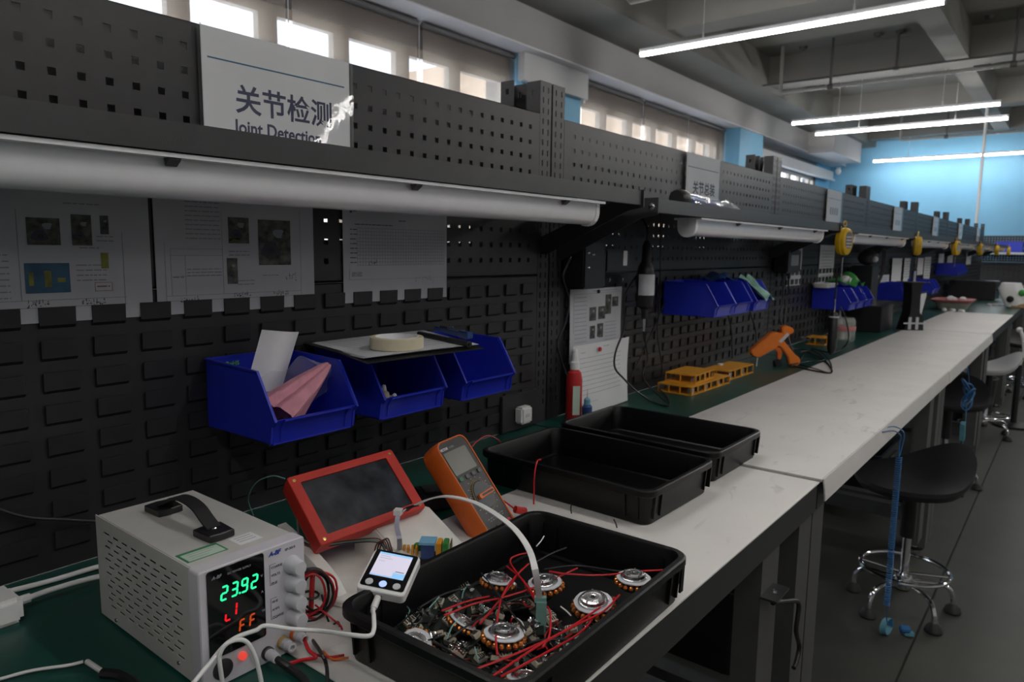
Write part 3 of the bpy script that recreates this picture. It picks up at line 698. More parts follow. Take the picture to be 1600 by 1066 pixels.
# ---- multimeter
t = thing('multimeter', 'orange digital multimeter standing tilted beside the middle tray', 'multimeter')
framed(t, (.363, .884, .836), (-.192, .981, -.001), (-.601, -.117, .791), (.776, .153, .613))
def mmout(s_, taper=1): return [(x*s_*(1-.06*max(0, -(y)/.1)), y) for x, y in rr(.093, .188, .016, 5, 0, -.010)]
b = B(); b.loft([[(x*.86, y*.9-.002, -.042) for x, y in mmout(1)], [(x*.97, y*.97, -.036) for x, y in mmout(1)], [(x*1.03, y*1.0, -.018) for x, y in mmout(1)], [(x, y, -.002) for x, y in mmout(1)], [(x*.975, y*.985, .001) for x, y in mmout(1)], [(x*.93, y*.965, .001) for x, y in mmout(1)], [(x*.92, y*.96, -.0015) for x, y in mmout(1)]])
b.build('rubber_holster', m_orange, t)
fc = B().slab([(x*.915, y*.955) for x, y in mmout(1)], -.0016, -.0004).build('meter_face', m_mmface, t)
lc = B().slab(rr(.069, .043, .002, 3, -.004, .0405), -.0004, .0006).build('lcd_window', m_lcd, fc)
for i, x_ in enumerate((-.031, -.011, .009, .029)): B().slab(rr(.0105, .0075, .002, 3, x_, .0105), -.0004, .0016, e=.0004).build('push_button', m_gbtn if i == 0 else M('grey_button', (.10, .10, .10), .5), fc)
b = B()
for i in range(40):
    a = 2*PI*i/40; b.obox((.0295*math.cos(a), .0295*math.sin(a)-.030, -.0002), (.0028, .0009, .0004), Matrix.Rotation(a, 3, 'Z'))
b.build('dial_print', m_gold, fc)
b = B()
for i in range(16):
    a = 2*PI*(i+.5)/16; b.obox((.0345*math.cos(a), .0345*math.sin(a)-.030, -.0002), (.0035, .0016, .0004))
for i in range(6): b.obox((-.022+.009*i, -.070, -.0002), (.006, .0012, .0004)); b.obox((-.018+.008*i, -.074, -.0002), (.004, .0012, .0004))
b.build('scale_print', m_inkg, fc)
d_ = B().lathe([(.026, -.0004), (.026, .0025), (.0245, .0035), (.001, .0035)], 32, (0, -.030, 0)).build('rotary_dial', M('dial_dark', (.03, .035, .045), .4), fc)
B().tube([(.0262*math.cos(2*PI*i/36), .0262*math.sin(2*PI*i/36)-.030, .001) for i in range(36)], .0007, 5, closed=True).build('dial_ring', m_gold, fc)
b = B(); b.slab(rr(.048, .0085, .003, 3), .0035, .009, e=.0006); b.T = Matrix()
k = b.build('dial_grip', m_orange, fc); k.location = (.002, -.030, 0); k.rotation_euler = (0, 0, .02)
k2 = B().slab(rr(.036, .0035, .0015, 3), .009, .0093).build('grip_inlay', m_mmface, fc); k2.location = (.004, -.030, 0)
text('brand_lettering', 'VICTOR', .0062, m_paperw, fc, (-.040, .0665, -.0003), shear=.2, bold=.0002); text('brand_lettering', 'VC890', .0055, m_inkg, fc, (-.014, .0665, -.0003))
for x_, m_ in ((-.028, m_black), (-.010, m_black), (.010, m_black), (.028, m_redc)): B().lathe([(.005, -.0004), (.005, .001), (.003, .001), (.003, -.0003)], 14, (x_, -.089, 0)).build('input_jack', m_, fc)
p = framed(bpy.data.objects.new('x', None), (.363, .884, .836), (-.192, .981, -.001), (-.601, -.117, .791), (.776, .153, .613)).matrix_world.copy()
def mmw(x, y, z): return p @ Vector((x, y, z))

def wire(name, label, cat, pts, r, m, group=None, k=7, n=7, parts=None):
    o = Vector(pts[0]); b = B(); b.tube([q-o for q in smooth_path(pts, k)], r, n)
    ob = b.build(name, m, None, o); return tag(ob, label, cat, group)
q0 = mmw(.052, -.080, .006)
t = thing('test_lead', 'red test lead plugged low on the right side of the orange meter', 'cable', q0)
b = B(); b.tube([Vector(v_) for v_ in ((0, 0, 0), (.004, .010, -.004), (.004, .022, -.008))], .0065, 10); b.build('lead_plug', m_redc, t)
B().tube([v_-q0 for v_ in smooth_path([q0, mmw(.058, -.03, -.02), mmw(.052, .04, -.03), mmw(.045, .075, -.02)], 6)], .0014, 6).build('lead_wire', m_wr, t)
wire('test_lead', 'thin pink-red wire arching behind the orange meter into the middle tray', 'cable', [atx(.21, 728, 712), atx(.20, 745, 690), atx(.19, 764, 681), atx(.19, 783, 692), atx(.20, 795, 714)], .0011, m_wr)
wire('loose_wire', 'red wire standing up against the near side of the middle tray', 'wire', [atd(1.20, 834, 788)-Vector((0, 0, .0)), atd(1.20, 835, 745), atd(1.21, 839, 722), atd(1.22, 845, 718)], .0013, m_wr)
wire('loose_wire', 'short black wire between the loaded tray and the middle tray, left one', 'wire', [atz(TM+.004, 893, 803), atz(TM+.012, 892, 795), atz(TM+.02, 893, 788)], .0012, m_wb)
wire('loose_wire', 'short black wire between the loaded tray and the middle tray, right one', 'wire', [atz(TM+.004, 964, 825), atz(TM+.012, 962, 818), atz(TM+.02, 959, 812)], .0012, m_wb)
wire('loose_wire', 'thin teal wire looping out of the back of the red display', 'wire', [atx(.25, 445, 748), atx(.22, 425, 744), atx(.18, 400, 755), atx(.14, 388, 780), atx(.12, 396, 806)], .0010, m_wt)

# ---- handheld tester
t = thing('handheld_tester', 'white handheld tester with a lit screen and three round buttons on the tray rim', 'tester')
framed(t, (.506, .5645, .831), (.874, .475, -.105), (-.418, .843, .338), (.249, -.251, .935))
b = B(); b.slab(rr(.0615, .067, .006, 4), -.014, -.0005, e=.0012); b.build('device_case', m_wplastic, t)
fc = B().slab(rr(.0555, .0600, .003, 3, 0, .002), -.0006, .0003).build('device_face', m_glassb, t)
B().box((-.0218, -.0105, .0003), (.0215, .0285, .0005)).build('lit_screen', m_devscreen, fc)
b = B(); b.box((-.0218, .0255, .0005), (.0215, .0285, .0006)); b.box((.006, -.0105, .0005), (.0215, -.0015, .0006)); b.box((-.0218, -.0105, .0005), (.006, -.0088, .0006)); b.build('screen_blue_areas', m_devblue, fc)
b = B(); b.box((-.019, .0225, .0005), (-.006, .0228, .0006)); b.box((-.019, .019, .0005), (-.002, .0193, .0006)); b.box((-.019, .014, .0005), (-.010, .0143, .0006)); b.box((.008, .0, .0005), (.019, .0012, .0006)); b.build('screen_text', m_inkg, fc)
for i, (x_, m_) in enumerate(((-.0175, m_knob), (0, m_devbtn), (.0175, m_knob))): B().lathe([(.0048, .0003), (.0048, .0010), (.0042, .0014), (.0005, .0013)], 18, (x_, -.0215, 0)).build('round_button', m_, fc)
B().box((-.006, -.0345, -.0105), (.003, -.033, -.0065)).build('port', m_black, t)
HM = Matrix(framed(bpy.data.objects.new('y', None), (.506, .5645, .831), (.874, .475, -.105), (-.418, .843, .338), (.249, -.251, .935)).matrix_world)
def hw(x, y, z): return HM @ Vector((x, y, z))
# white usb cable (handheld -> in front of the power supply -> off the frame)
s0 = hw(-.0015, -.034, -.0085); fxw = PX+FX
pts = [s0, hw(-.0015, -.050, -.012), atd(.795, 584, 962), atd(.762, 584, 984), atd(.752, 576, 994), atd(.758, 545, 992), atd(.80, 500, 986), atx(fxw+.036, 455, 983), atx(fxw+.022, 415, 978), atx(fxw+.018, 400, 985), atx(fxw+.014, 372, 995), atx(fxw+.014, 350, 1010), atx(fxw+.02, 325, 1040), atx(fxw+.03, 300, 1070), atx(fxw+.04, 280, 1095)]
t = thing('usb_cable', 'white charging cable from the handheld tester across the power supply front', 'cable', s0)
B().tube([q-s0 for q in smooth_path(pts, 7)], .0024, 10).build('cable_cord', m_ww, t)
d_ = (pts[1]-s0); b = B(); b.tube([Vector(), d_*.9], .0042, 12); b.tube([d_*.85, d_*1.25], lambda u: .0036-.001*u, 10); b.build('cable_plug', m_wplastic, t)
wire('charging_cable', 'white cable looping over the lower front of the power supply', 'cable', [atx(fxw+.018, 352, 1090), atx(fxw+.02, 345, 1050), atx(fxw+.02, 343, 1025), atx(fxw+.022, 352, 1008), atx(fxw+.024, 370, 1000), atx(fxw+.026, 386, 1004), atx(fxw+.028, 398, 1025), atx(fxw+.03, 405, 1050), atx(fxw+.034, 412, 1085)], .0024, m_ww, n=10)
# output leads
wire('output_lead', 'thick black lead from the power supply black terminal', 'cable', [(fxw+.012, PY+.075, PZ+.010), (fxw+.032, PY+.078, PZ+.006), atz(TB+.006, 455, 1045), atz(TB+.006, 475, 1062), atz(TB+.006, 490, 1090)], .0042, m_wb, n=10)
fr_ = (fxw+.018, PY+.1125, PZ+.017)
wire('output_lead', 'red lead from the power supply red terminal bending back on the mat', 'cable', [fr_, atd(.86, 470, 985), atz(TM+.014, 482, 1015), atz(TM+.010, 494, 1027), atz(TM+.006, 470, 1032), atz(TM+.005, 450, 1038)], .0022, m_wr)
wire('output_lead', 'black lead curling down between power supply and tray', 'cable', [atd(.95, 478, 985), atz(TM+.02, 500, 1018), atz(TM+.01, 510, 1040), atz(TM+.006, 512, 1075)], .0022, m_wb)
# coiled bundle of leads beside the supply
bx, by = .405, .520
t = thing('lead_bundle', 'tied bundle of red and black test leads between power supply and loaded tray', 'cable', (bx, by, TM))
for i in range(7):
    ph = i*.5; rx = .024+.004*math.sin(i*2.1); hh = .030+.004*math.cos(i*1.7); pts = []
    for k in range(17):
        a = 2*PI*k/16; pts.append((.010*math.sin(ph)+rx*math.cos(a)*.55, (rx*math.cos(a)*.8+.006*math.sin(ph*2)), .034+hh*math.sin(a)+.002*math.sin(3*a+i)))
    pts[-1] = pts[0]
    B().tube(smooth_path(pts, 3), .0016, 6).build('lead_loop', m_wr if i % 2 else m_wb, t)
B().tube([(.0, 0, .004), (.004, .002, .066)], .0034, 8).build('red_probe', m_redc, t)
b = B(); b.tube([(.012*math.cos(a_), .010*math.sin(a_), .030) for a_ in [2*PI*i/12 for i in range(12)]], .0016, 6, closed=True); b.build('tie', m_wb, t)
wire('probe_wire', 'red wire running from the lead bundle to the loaded tray, upper', 'wire', [(bx+.01, by, TM+.02), atd(.90, 520, 968), atd(.895, 532, 978), atd(.89, 536, 990)], .0013, m_wr)
wire('probe_wire', 'black wire running from the lead bundle to the loaded tray', 'wire', [(bx+.01, by+.01, TM+.03), atd(.91, 515, 975), atd(.90, 528, 972), atd(.9, 532, 985)], .0013, m_wb)
wire('probe_wire', 'red wire lying on the mat from the lead bundle to the loaded tray, lower', 'wire', [atz(TM+.006, 495, 1024), atz(TM+.004, 515, 1027), atz(TM+.004, 538, 1024)], .0016, m_wr)
wire('probe_wire', 'orange wire lying on the mat beside the lower red one', 'wire', [atz(TM+.004, 505, 1018), atz(TM+.004, 520, 1030), atz(TM+.004, 545, 1028)], .0014, m_orange)
# display wires
for i, (m_, dz) in enumerate(((m_wbr, 0), (m_wt, .003), (m_wb, .006))):
    wire('display_wire', ['brown', 'pale teal', 'black'][i]+' thin wire from under the red display to the connector board', 'wire', [atd(1.03, 464, 810+i*4), atd(1.02, 470, 838+i*3), atd(1.01, 500, 850+i*2), atd(1.0, 545, 845+i*2), atd(.97, 590, 842+i*3), atd(.95, 604, 858+i*4)], .0009, m_, n=6)
for i in range(3):
    wire('display_wire', ['first', 'middle', 'last'][i]+' of three dark arching wires behind the handheld tester', 'wire', [atd(.96, 583+i*3, 878), atd(.96, 588+i*4, 852-i), atd(.955, 600+i*3, 846-i*2), atd(.95, 607+i*3, 862)], .0011, [m_wbr, m_wb, m_wbr][i], n=6)
# ---- connector board
c0 = atz(TM+.018, 650, 873)
t = thing('connector_board', 'small circuit board with blue and yellow-green terminal blocks behind the tester', 'circuit board', c0, -.35)
B().box((-.035, -.010, 0), (.040, .016, .0016)).build('board', m_pcb, t); t.rotation_euler = (0, 0, .62); t.scale = (1.4, 1.4, 1.4)
B().box((-.034, -.006, .0016), (-.022, .008, .010)).build('white_header', m_wplastic, t)
for i in range(5): B().obox((-.017+.0045*i, .0, .008), (.0022, .005, .013), Matrix.Rotation(.3*(-1)**i, 3, 'X')).build('yellow_pin_cap', m_yellow, t)
B().box((.006, -.006, .0016), (.020, .010, .018)).build('blue_relay', m_bluetool, t, bevel=.0006); B().box((.004, -.007, .018), (.021, .011, .0205)).build('relay_lid', m_blue, t)
for i in range(2): B().box((.022+.007*i, -.006, .0016), (.0275+.007*i, .010, .020)).build('terminal_block', m_yellow if i == 0 else m_green, t, bevel=.0008)
for i in range(7): B().cyl((.037, -.005+.0025*i, .0016), (.037, -.005+.0025*i, .020), .0004, n=5).build('header_pin', m_brass, t)
B().lathe([(.004, 0), (.004, .01), (.003, .011)], 12, (.0, .010, .0016)).build('capacitor', m_green, t)
# white plug lying on the display frame with its ribbon
c1 = atd(1.065, 622, 800); c2 = atz(TM+.022, 624, 862)
t = thing('ribbon_plug', 'white plug with a pale ribbon resting on the lower edge of the red display', 'connector', c1)
B().obox((0, 0, 0), (.012, .012, .009), Matrix.Rotation(.5, 3, 'Z')).build('plug_body', m_wplastic, t, bevel=.0008)
for i in range(4): B().tube([Vector((.004+.001*i, .004, -.001+.001*i)), Vector((.004+.001*i, .014, .001+.001*i))], .0009, 6).build('plug_pin_wire', m_ww, t)
B().ribbon([q-c1 for q in smooth_path([c1+Vector((.002, -.002, -.004)), atd(1.035, 620, 822), atd(.99, 624, 842), c2], 5)], (.6, .8, 0), .007, .0008).build('ribbon', M('pale_violet_ribbon', (.36, .36, .46), .5), t)
# ---- long white flat cable with the teal comb connector
pb = Vector((.680, .650, .775)); pt = Vector((.672, .656, .815))
path = [(1.075, 650, 789), (1.06, 668, 781), (1.04, 690, 776), (1.02, 715, 778), (.99, 745, 787), (.95, 775, 804), (.91, 805, 828), (.87, 826, 858), (.82, 836, 890), ((pt-CAM).dot(_f), 843, 936)]
P_ = [atd(d, a, c) for d, a, c in path]; o = P_[0]
t = thing('flat_cable', 'long white flat cable arching from the red display to the teal comb in the tray', 'cable', o)
B().ribbon([q-o for q in smooth_path(P_, 6)], (.75, .55, .25), .0075, .0022).build('flat_cord', m_ww, t)
b = B()
for i in range(4): b.tube([q-o+Vector((.0022*(i-1.5), .0014*(i-1.5), 0)) for q in smooth_path([P_[0]+Vector((0, 0, -.001)), atd(1.07, 640, 793), atd(1.065, 632, 799)], 3)], .0008, 5)
b.build('bare_conductors', m_wb, t)
cb = pt-o; R_ = Matrix.Rotation(.62, 3, 'Z')
B().obox(cb+Vector((0, 0, -.002)), (.0145, .007, .006), R_).build('comb_shoulder', m_tealc, t)
b = B(); b.obox(cb+Vector((.003, -.002, -.024)), (.0125, .006, .042), R_); b.build('comb_connector', m_tealc, t, bevel=.0005)

# ---- motors in the loaded tray
FLR = TM+.005
def make_motor():
    t = thing('motor_stator', 'x', 'motor')
    b = B(); b.lathe([(.013, .0), (.0165, .001), (.0165, .010), (.012, .011)], 24); b.build('stator_core', m_mmface, t)
    b = B()
    for i in range(18):
        a = 2*PI*i/18; b.T = Matrix.Rotation(a, 4, 'Z') @ Matrix.Translation((.0198, 0, .0075)); b.ball((0, 0, 0), .0030, 0, 8, (1.25, .95, 1.1))
    b.T = Matrix(); b.build('copper_coils', m_copper, t)
    b = B(); oc = [(.0197*math.cos(2*PI*i/16)*(1+.03*(i % 2)), .0197*math.sin(2*PI*i/16)*(1+.03*(i % 2))) for i in range(16)]; b.slab(oc, .0115, .0130, e=.0003); b.build('white_ring', m_paper, t)
    b = B(); b.lathe([(.0155, .013), (.0155, .0145), (.0145, .015), (.0132, .015), (.0128, .0165), (.0125, .018), (.0100, .0185), (.0095, .0175), (.0065, .0172), (.0060, .0188), (.0035, .0190), (.0022, .0185), (.0020, .013)], 28); b.build('rotor_cup', m_alu, t)
    for i in range(5):
        a = 2*PI*i/5; B().lathe([(.0009, .0186), (.0007, .0195)], 6, (.0112*math.cos(a), .0112*math.sin(a), 0)).build('rim_screw', m_chrome, t)
    for i in range(3): B().tube(smooth_path([(.0195, -.003+.003*i, .012), (.0235, -.003+.003*i, .010), (.0245, -.003+.003*i, .001)], 4), .0006, 5).build('lead_pin', m_alu, t)
    return t
mot0 = make_motor()
MP = [(990, 905, .030, 0, 0, 'rightmost silver motor, against the far right corner of the tray'), (928, 943, .024, .1, -.1, 'silver motor left of the rightmost one, widest copper ring showing'),
      (853, 912, .024, 0, .1, 'silver motor under the white flat cable'), (776, 907, .028, -.15, .1, 'silver motor at the back left, half under red wires'),
      (786, 993, .026, .1, .0, 'silver motor at the front centre of the heap, nearest full one'), (716, 970, .018, .5, .3, 'small tilted motor with its copper ring edge up, left centre'), (650, 1000, .016, .7, .2, 'motor lying nearly on its side at the left wall of the tray'),
      (820, 1063, .018, .3, .2, 'motor cut by the bottom of the picture')]
for i, (a, c, dz, rx, ry, lb) in enumerate(MP):
    o = mot0 if i == 0 else copy_tree(mot0); q = atz(FLR+dz+.012, a, c); o.location = (q.x, q.y, FLR+dz); o.rotation_euler = (rx, ry, rnd.uniform(0, 6)); o.scale = [(1.12,)*3, (1.22,)*3, (1.12,)*3, (1.05,)*3, (1.15,)*3, (.9,)*3, (1,)*3, (1,)*3][i]
    o['label'] = lb; o['group'] = 'motors in the black tray'
# circuit boards heaped in the tray
def make_board():
    t = thing('driver_board', 'x', 'circuit board')
    B().box((-.018, -.011, 0), (.018, .011, .0014)).build('board', m_pcb, t)
    B().box((.006, -.006, .0014), (.014, .006, .0065)).build('cream_socket', m_cream, t, bevel=.0005)
    for i in range(4): B().box((.0075, -.0048+.0028*i, .0065), (.0125, -.0036+.0028*i, .0071)).build('socket_slot', m_mmface, t)
    for x_, y_ in ((-.012, -.005), (-.012, .003), (-.005, -.006)): B().lathe([(.0024, 0), (.0026, .0006), (.0026, .0052), (.0021, .0056)], 10, (x_, y_, .0014)).build('capacitor', m_alu, t)
    B().box((-.007, .001, .0014), (.001, .008, .0030)).build('chip', m_black, t)
    for i in range(5): B().cyl((-.016+.0028*i, -.0108, .001), (-.016+.0028*i, -.0135, .004), .0006, n=5).build('solder_pin', m_chrome, t)
    return t
bd0 = make_board()
BD = [(668, 962), (690, 985), (702, 1010), (676, 1000), (720, 1022), (742, 1030), (735, 1008), (700, 950), (722, 935), (745, 950), (765, 960), (760, 1045), (805, 950), (822, 985), (800, 1018), (770, 980), (850, 965), (868, 985), (836, 1000), (880, 1020), (862, 1045), (912, 975), (930, 985), (650, 985), (795, 1040), (840, 940), (685, 1022), (660, 975), (735, 985), (690, 968), (815, 1000), (775, 1035), (895, 1000), (825, 1030), (745, 968)]
for i, (a, c) in enumerate(BD):
    o = bd0 if i == 0 else copy_tree(bd0); dz = .006+.014*rnd.random(); q = atz(FLR+dz, a, c); o.location = (q.x, q.y, FLR+dz); o.rotation_euler = (rnd.uniform(-.5, .5), rnd.uniform(-.5, .5), rnd.uniform(0, 6.28)); o.scale = (1.2, 1.2, 1.2)
    o['label'] = 'small dark circuit board with a cream socket heaped among the motors'; o['group'] = 'driver boards in the black tray'
# wires in the tray
def tw(pix, z, r, m, grp, lab):
    zs = z if isinstance(z, (list, tuple)) else [z]*len(pix)
    wire('motor_wire', lab, 'wire', [atz(FLR+zz, a, c) for (a, c), zz in zip(pix, zs)], r, m, group=grp, k=5, n=6)
RW = [([(1036, 891), (1000, 893), (940, 899), (885, 897), (858, 893)], .045, 'long red wire running to the far right rim of the tray'),
      ([(744, 1046), (811, 1020), (875, 990), (916, 964), (961, 934)], .040, 'red wire crossing low over the teal comb up to the second motor'),
      ([(770, 1057), (837, 1012), (897, 979), (942, 956), (968, 930)], .042, 'red wire just under the crossing one, ending between two motors'),
      ([(782, 1058), (850, 1022), (905, 990), (930, 962)], .038, 'lowest red wire of the crossing three'),
      ([(777, 1024), (775, 990), (783, 937), (800, 907), (826, 881)], .044, 'red wire drawn over the nearest full motor'),
      ([(836, 932), (806, 893), (797, 876), (808, 868), (826, 864)], .046, 'red wire making a hook behind the heap'),
      ([(792, 885), (818, 908), (838, 941), (858, 952), (859, 990), (848, 1012)], .042, 'red wire bending down right of the teal comb'),
      ([(694, 962), (740, 944), (785, 934), (830, 920), (870, 903), (902, 888)], .040, 'red wire lying across the middle of the heap'),
      ([(750, 975), (775, 945), (795, 918), (815, 890)], .040, 'short red wire in the left middle of the heap'),
      ([(690, 955), (730, 940), (765, 932)], .034, 'short red wire left of the back left motor'),
      ([(738, 980), (752, 965), (770, 958)], .028, 'short dark red wire among the boards')]
for pix, z, lb in RW: tw(pix, z, .00125, m_wr, 'wires in the black tray', lb)
BW = [([(752, 896), (775, 925), (805, 965), (822, 985)], .044, 'black wire over the back left motor'), ([(636, 958), (652, 985), (690, 1010), (730, 1035), (765, 1045)], .030, 'black wire along the left wall of the tray'),
      ([(838, 878), (862, 865), (885, 856)], .060, 'black wire end sticking up at the back wall'), ([(700, 1000), (735, 975), (790, 942), (850, 925)], .036, 'black wire across the left half of the heap'),
      ([(850, 890), (900, 884), (960, 892), (985, 893)], .038, 'black wire along the back wall to the rightmost motor'), ([(810, 1010), (850, 1000), (900, 1000), (930, 1010)], .02, 'black wire low on the right'), ([(655, 950), (690, 930), (740, 915), (800, 905)], .03, 'black wire at the back left')]
for pix, z, lb in BW: tw(pix, z, .00125, m_wb, 'wires in the black tray', lb)
WW = [([(671, 950), (680, 940), (686, 933)], .03, 'teal'), ([(698, 1000), (706, 980), (716, 968)], .035, 'teal'), ([(800, 963), (815, 972), (820, 990)], .036, 'white'), ([(742, 1012), (745, 1025), (748, 1035)], .03, 'teal'),
      ([(752, 945), (758, 955), (757, 968)], .034, 'teal'), ([(722, 935), (724, 925), (730, 915)], .03, 'teal'), ([(838, 854), (845, 846), (850, 838)], .066, 'white'), ([(634, 965), (640, 955), (636, 948)], .02, 'teal'), ([(876, 948), (885, 955), (892, 962)], .03, 'white')]
for pix, z, cn in WW: tw(pix, z, .0009, m_wt if cn == 'teal' else m_ww, 'short pale wires in the black tray', 'short pale wire end among the motors in the tray')
bs = [B() for _ in range(4)]; org_ = Vector((.60, .66, FLR))
for i in range(90):
    a, c = rnd.choice(BD); x_, y_ = a+rnd.uniform(-28, 28), c+rnd.uniform(-20, 20); an = rnd.uniform(0, 6.28); L_ = rnd.uniform(12, 34)
    px = [(x_, y_), (x_+math.cos(an)*L_*.5+rnd.uniform(-6, 6), y_+math.sin(an)*L_*.35+rnd.uniform(-5, 5)), (x_+math.cos(an)*L_, y_+math.sin(an)*L_*.6)]
    P3 = [atz(FLR+rnd.uniform(.008, .03), *p_) for p_ in px]
    if any(q.x < .535 or q.x > .735 or q.y < .515 or q.y > .85 for q in P3): continue
    bs[rnd.choice([0, 0, 1, 2, 3])].tube([q-org_ for q in smooth_path(P3, 5)], .0010, 5)
for b_, m_, cn in zip(bs, (m_wb, m_wr, m_wbr, m_alu), ('black', 'red', 'brown', 'bare tinned')):
    tag(b_.build('wire_scraps', m_, None, org_), 'tangle of short %s wire scraps filling the gaps between the boards' % cn, 'wire scraps', kind='stuff')

# ---- left edge: plug and white cables
t = thing('plug_head', 'white plug at the left picture edge behind the power supply', 'plug', (.105, .255, TB))
B().box((-.03, -.05, 0), (.03, .03, .034)).build('plug_shell', m_wplastic, t, bevel=.006)
B().tube(smooth_path([(.0, .03, .017), (.0, .045, .017)], 2), .006, 10).build('strain_relief', m_wplastic, t)
wire('mains_cable', 'white cable from the left edge plug to behind the power supply', 'cable', [(.105, .295, TB+.017), (.10, .33, TB+.016), (.10, .39, TB+.012), (.13, .44, TB+.01), (.17, .45, TB+.01)], .0036, m_ww, n=10)
wire('mains_cable', 'white cable behind the plug cable, running along the rack', 'cable', [(-.0+.02, .10, TB+.005), (.03, .25, TB+.005), (.045, .34, TB+.005), (.055, .42, TB+.006), (.10, .46, TB+.006)], .0036, m_ww, n=10)
wire('mains_cable', 'black cable hanging low on the rack at the left edge', 'cable', [atx(.02, -20, 790), atx(.02, 40, 808), atx(.02, 100, 812), atx(.02, 155, 815)], .003, m_wb)
t = thing('usb_cable', 'thin white cable with a small plug at the bottom left corner', 'cable', (.29, .293, TB))
B().tube([Vector(q)-Vector((.29, .293, TB)) for q in smooth_path([atz(TB+.004, -10, 1064), atz(TB+.004, 50, 1048), atz(TB+.005, 105, 1040), atz(TB+.006, 130, 1034)], 6)], .0018, 8).build('cable_cord', m_ww, t)
q1, q2 = atz(TB+.006, 136, 1034)-Vector((.29, .293, TB)), atz(TB+.006, 163, 1052)-Vector((.29, .293, TB)); B().tube([q1, q2], .0030, 10).build('cable_plug', m_wplastic, t)
wire('mains_cable', 'thick black cable end at the bottom edge left of the power supply', 'cable', [atz(TB+.006, 160, 1052), atz(TB+.008, 190, 1056), atz(TB+.008, 215, 1075), atz(TB+.008, 225, 1100)], .0055, m_wb)

# ---- blue hanging bins
def make_bin():
    t = thing('hanging_bin', 'x', 'bin'); D_, W_, H_ = .198, .155, .115; s_ = .0028
    b = B()
    for y in (0, W_-s_):
        b.prism([(.0, .0), (.185, .003), (.190, .030), (.199, .040), (.160, .100), (.152, .110), (.0, .115)], y, y+s_, 'y')
    b.box((0, s_, 0), (.186, W_-s_, s_)); b.prism([(0, 0), (s_, 0), (s_, .115), (0, .115)], s_, W_-s_, 'y')
    b.prism([(.183, .0), (.186, .003), (.190, .028), (.199, .040), (.196, .041), (.187, .029)], s_, W_-s_, 'y')
    for y in (-.0025, W_-.0015):      # rim beads
        b.prism([(.197, .041), (.201, .039), (.163, .1005), (.1545, .1125), (.0, .1165), (.0, .1135), (.152, .1095), (.159, .0985)], y, y+.004, 'y')
        b.prism([(.183, .0), (.187, .003), (.191, .03), (.201, .039), (.197, .041), (.187, .031)], y, y+.004, 'y')
    b.box((-.004, .012, .096), (.001, W_-.012, .112)); b.prism([(.0, .117), (.004, .117), (.004, .113), (.0, .113)], 0, W_, 'y')
    b.build('bin_shell', m_bin, t)
    b = B(); b.prism([(.1865, .006), (.1905, .028), (.200, .0385), (.2015, .0385), (.192, .026), (.188, .005)], .014, .018, 'y'); b.prism([(.1865, .006), (.1905, .028), (.200, .0385), (.2015, .0385), (.192, .026), (.188, .005)], W_-.018, W_-.014, 'y')
    b.prism([(.1985, .0395), (.2030, .0385), (.2030, .0410), (.1985, .0415)], .014, W_-.014, 'y'); b.build('label_holder', m_bin, t)
    return t
bin0 = make_bin()
BINS = [((.012, .603, .925), 'nearest blue hanging bin, holding a white sheet and pink cloth in plastic'), ((.012, .820, .925), 'second blue hanging bin from the left, under the clipboard, with small bottles'),
        ((.012, 1.032, .925), 'third blue hanging bin, right of the clipboard, with a red piece inside'),
        ((.012, 2.275, 1.008), 'first blue bin of the second rack, longest side showing'), ((.012, 2.435, 1.008), 'second blue bin of the second rack'), ((.012, 2.640, 1.008), 'third blue bin of the second rack, with aqua plastic wrap'),
        ((.012, 4.05, .925), 'first blue bin of the third rack, under the white tray'), ((.012, 4.23, .925), 'second blue bin of the third rack, with green wrap'), ((.012, 4.42, .925), 'third blue bin of the third rack'),
        ((.012, 5.55, .90), 'first blue bin of the fourth rack, behind the papers'), ((.012, 5.73, .90), 'second blue bin of the fourth rack, behind the papers'), ((.012, 5.91, .90), 'third blue bin of the fourth rack'),
        ((.012, 6.75, .90), 'blue bin at the joint of the fourth and fifth racks, behind the pink basket'), ((.012, 6.93, .90), 'blue bin of the fifth rack just past the joint, behind the pink basket'),
        ((.012, 8.2, 1.02), 'first blue bin of the high far cluster'), ((.012, 8.38, 1.02), 'second blue bin of the high far cluster'), ((.012, 8.56, 1.02), 'third blue bin of the high far cluster'), ((.012, 8.74, 1.02), 'last blue bin of the high far cluster')]
for i, (lc_, lb) in enumerate(BINS):
    o = bin0 if i == 0 else copy_tree(bin0); o.location = lc_; o['label'] = lb; o['group'] = 'blue hanging bins'
    if i == 0: pass
text('rohs_mark', 'RoHS', .0105, M('green_print', (.16, .55, .08), .5, var=0), bin0, (.0031, .034, .099), WALLROT, bold=.0003)
# white sheet standing in the nearest bin
t = tag(B().sheet(lambda u, v: (.02+.085*v*.5+.02*math.sin(PI*u)-.03*v, .072*u+.028*v, .105*v-.010*u*v), 8, 8, .0012).build('foam_sheet', m_card, None, (.050, .637, .985)), 'white foam sheet standing curled in the nearest blue bin', 'sheet')
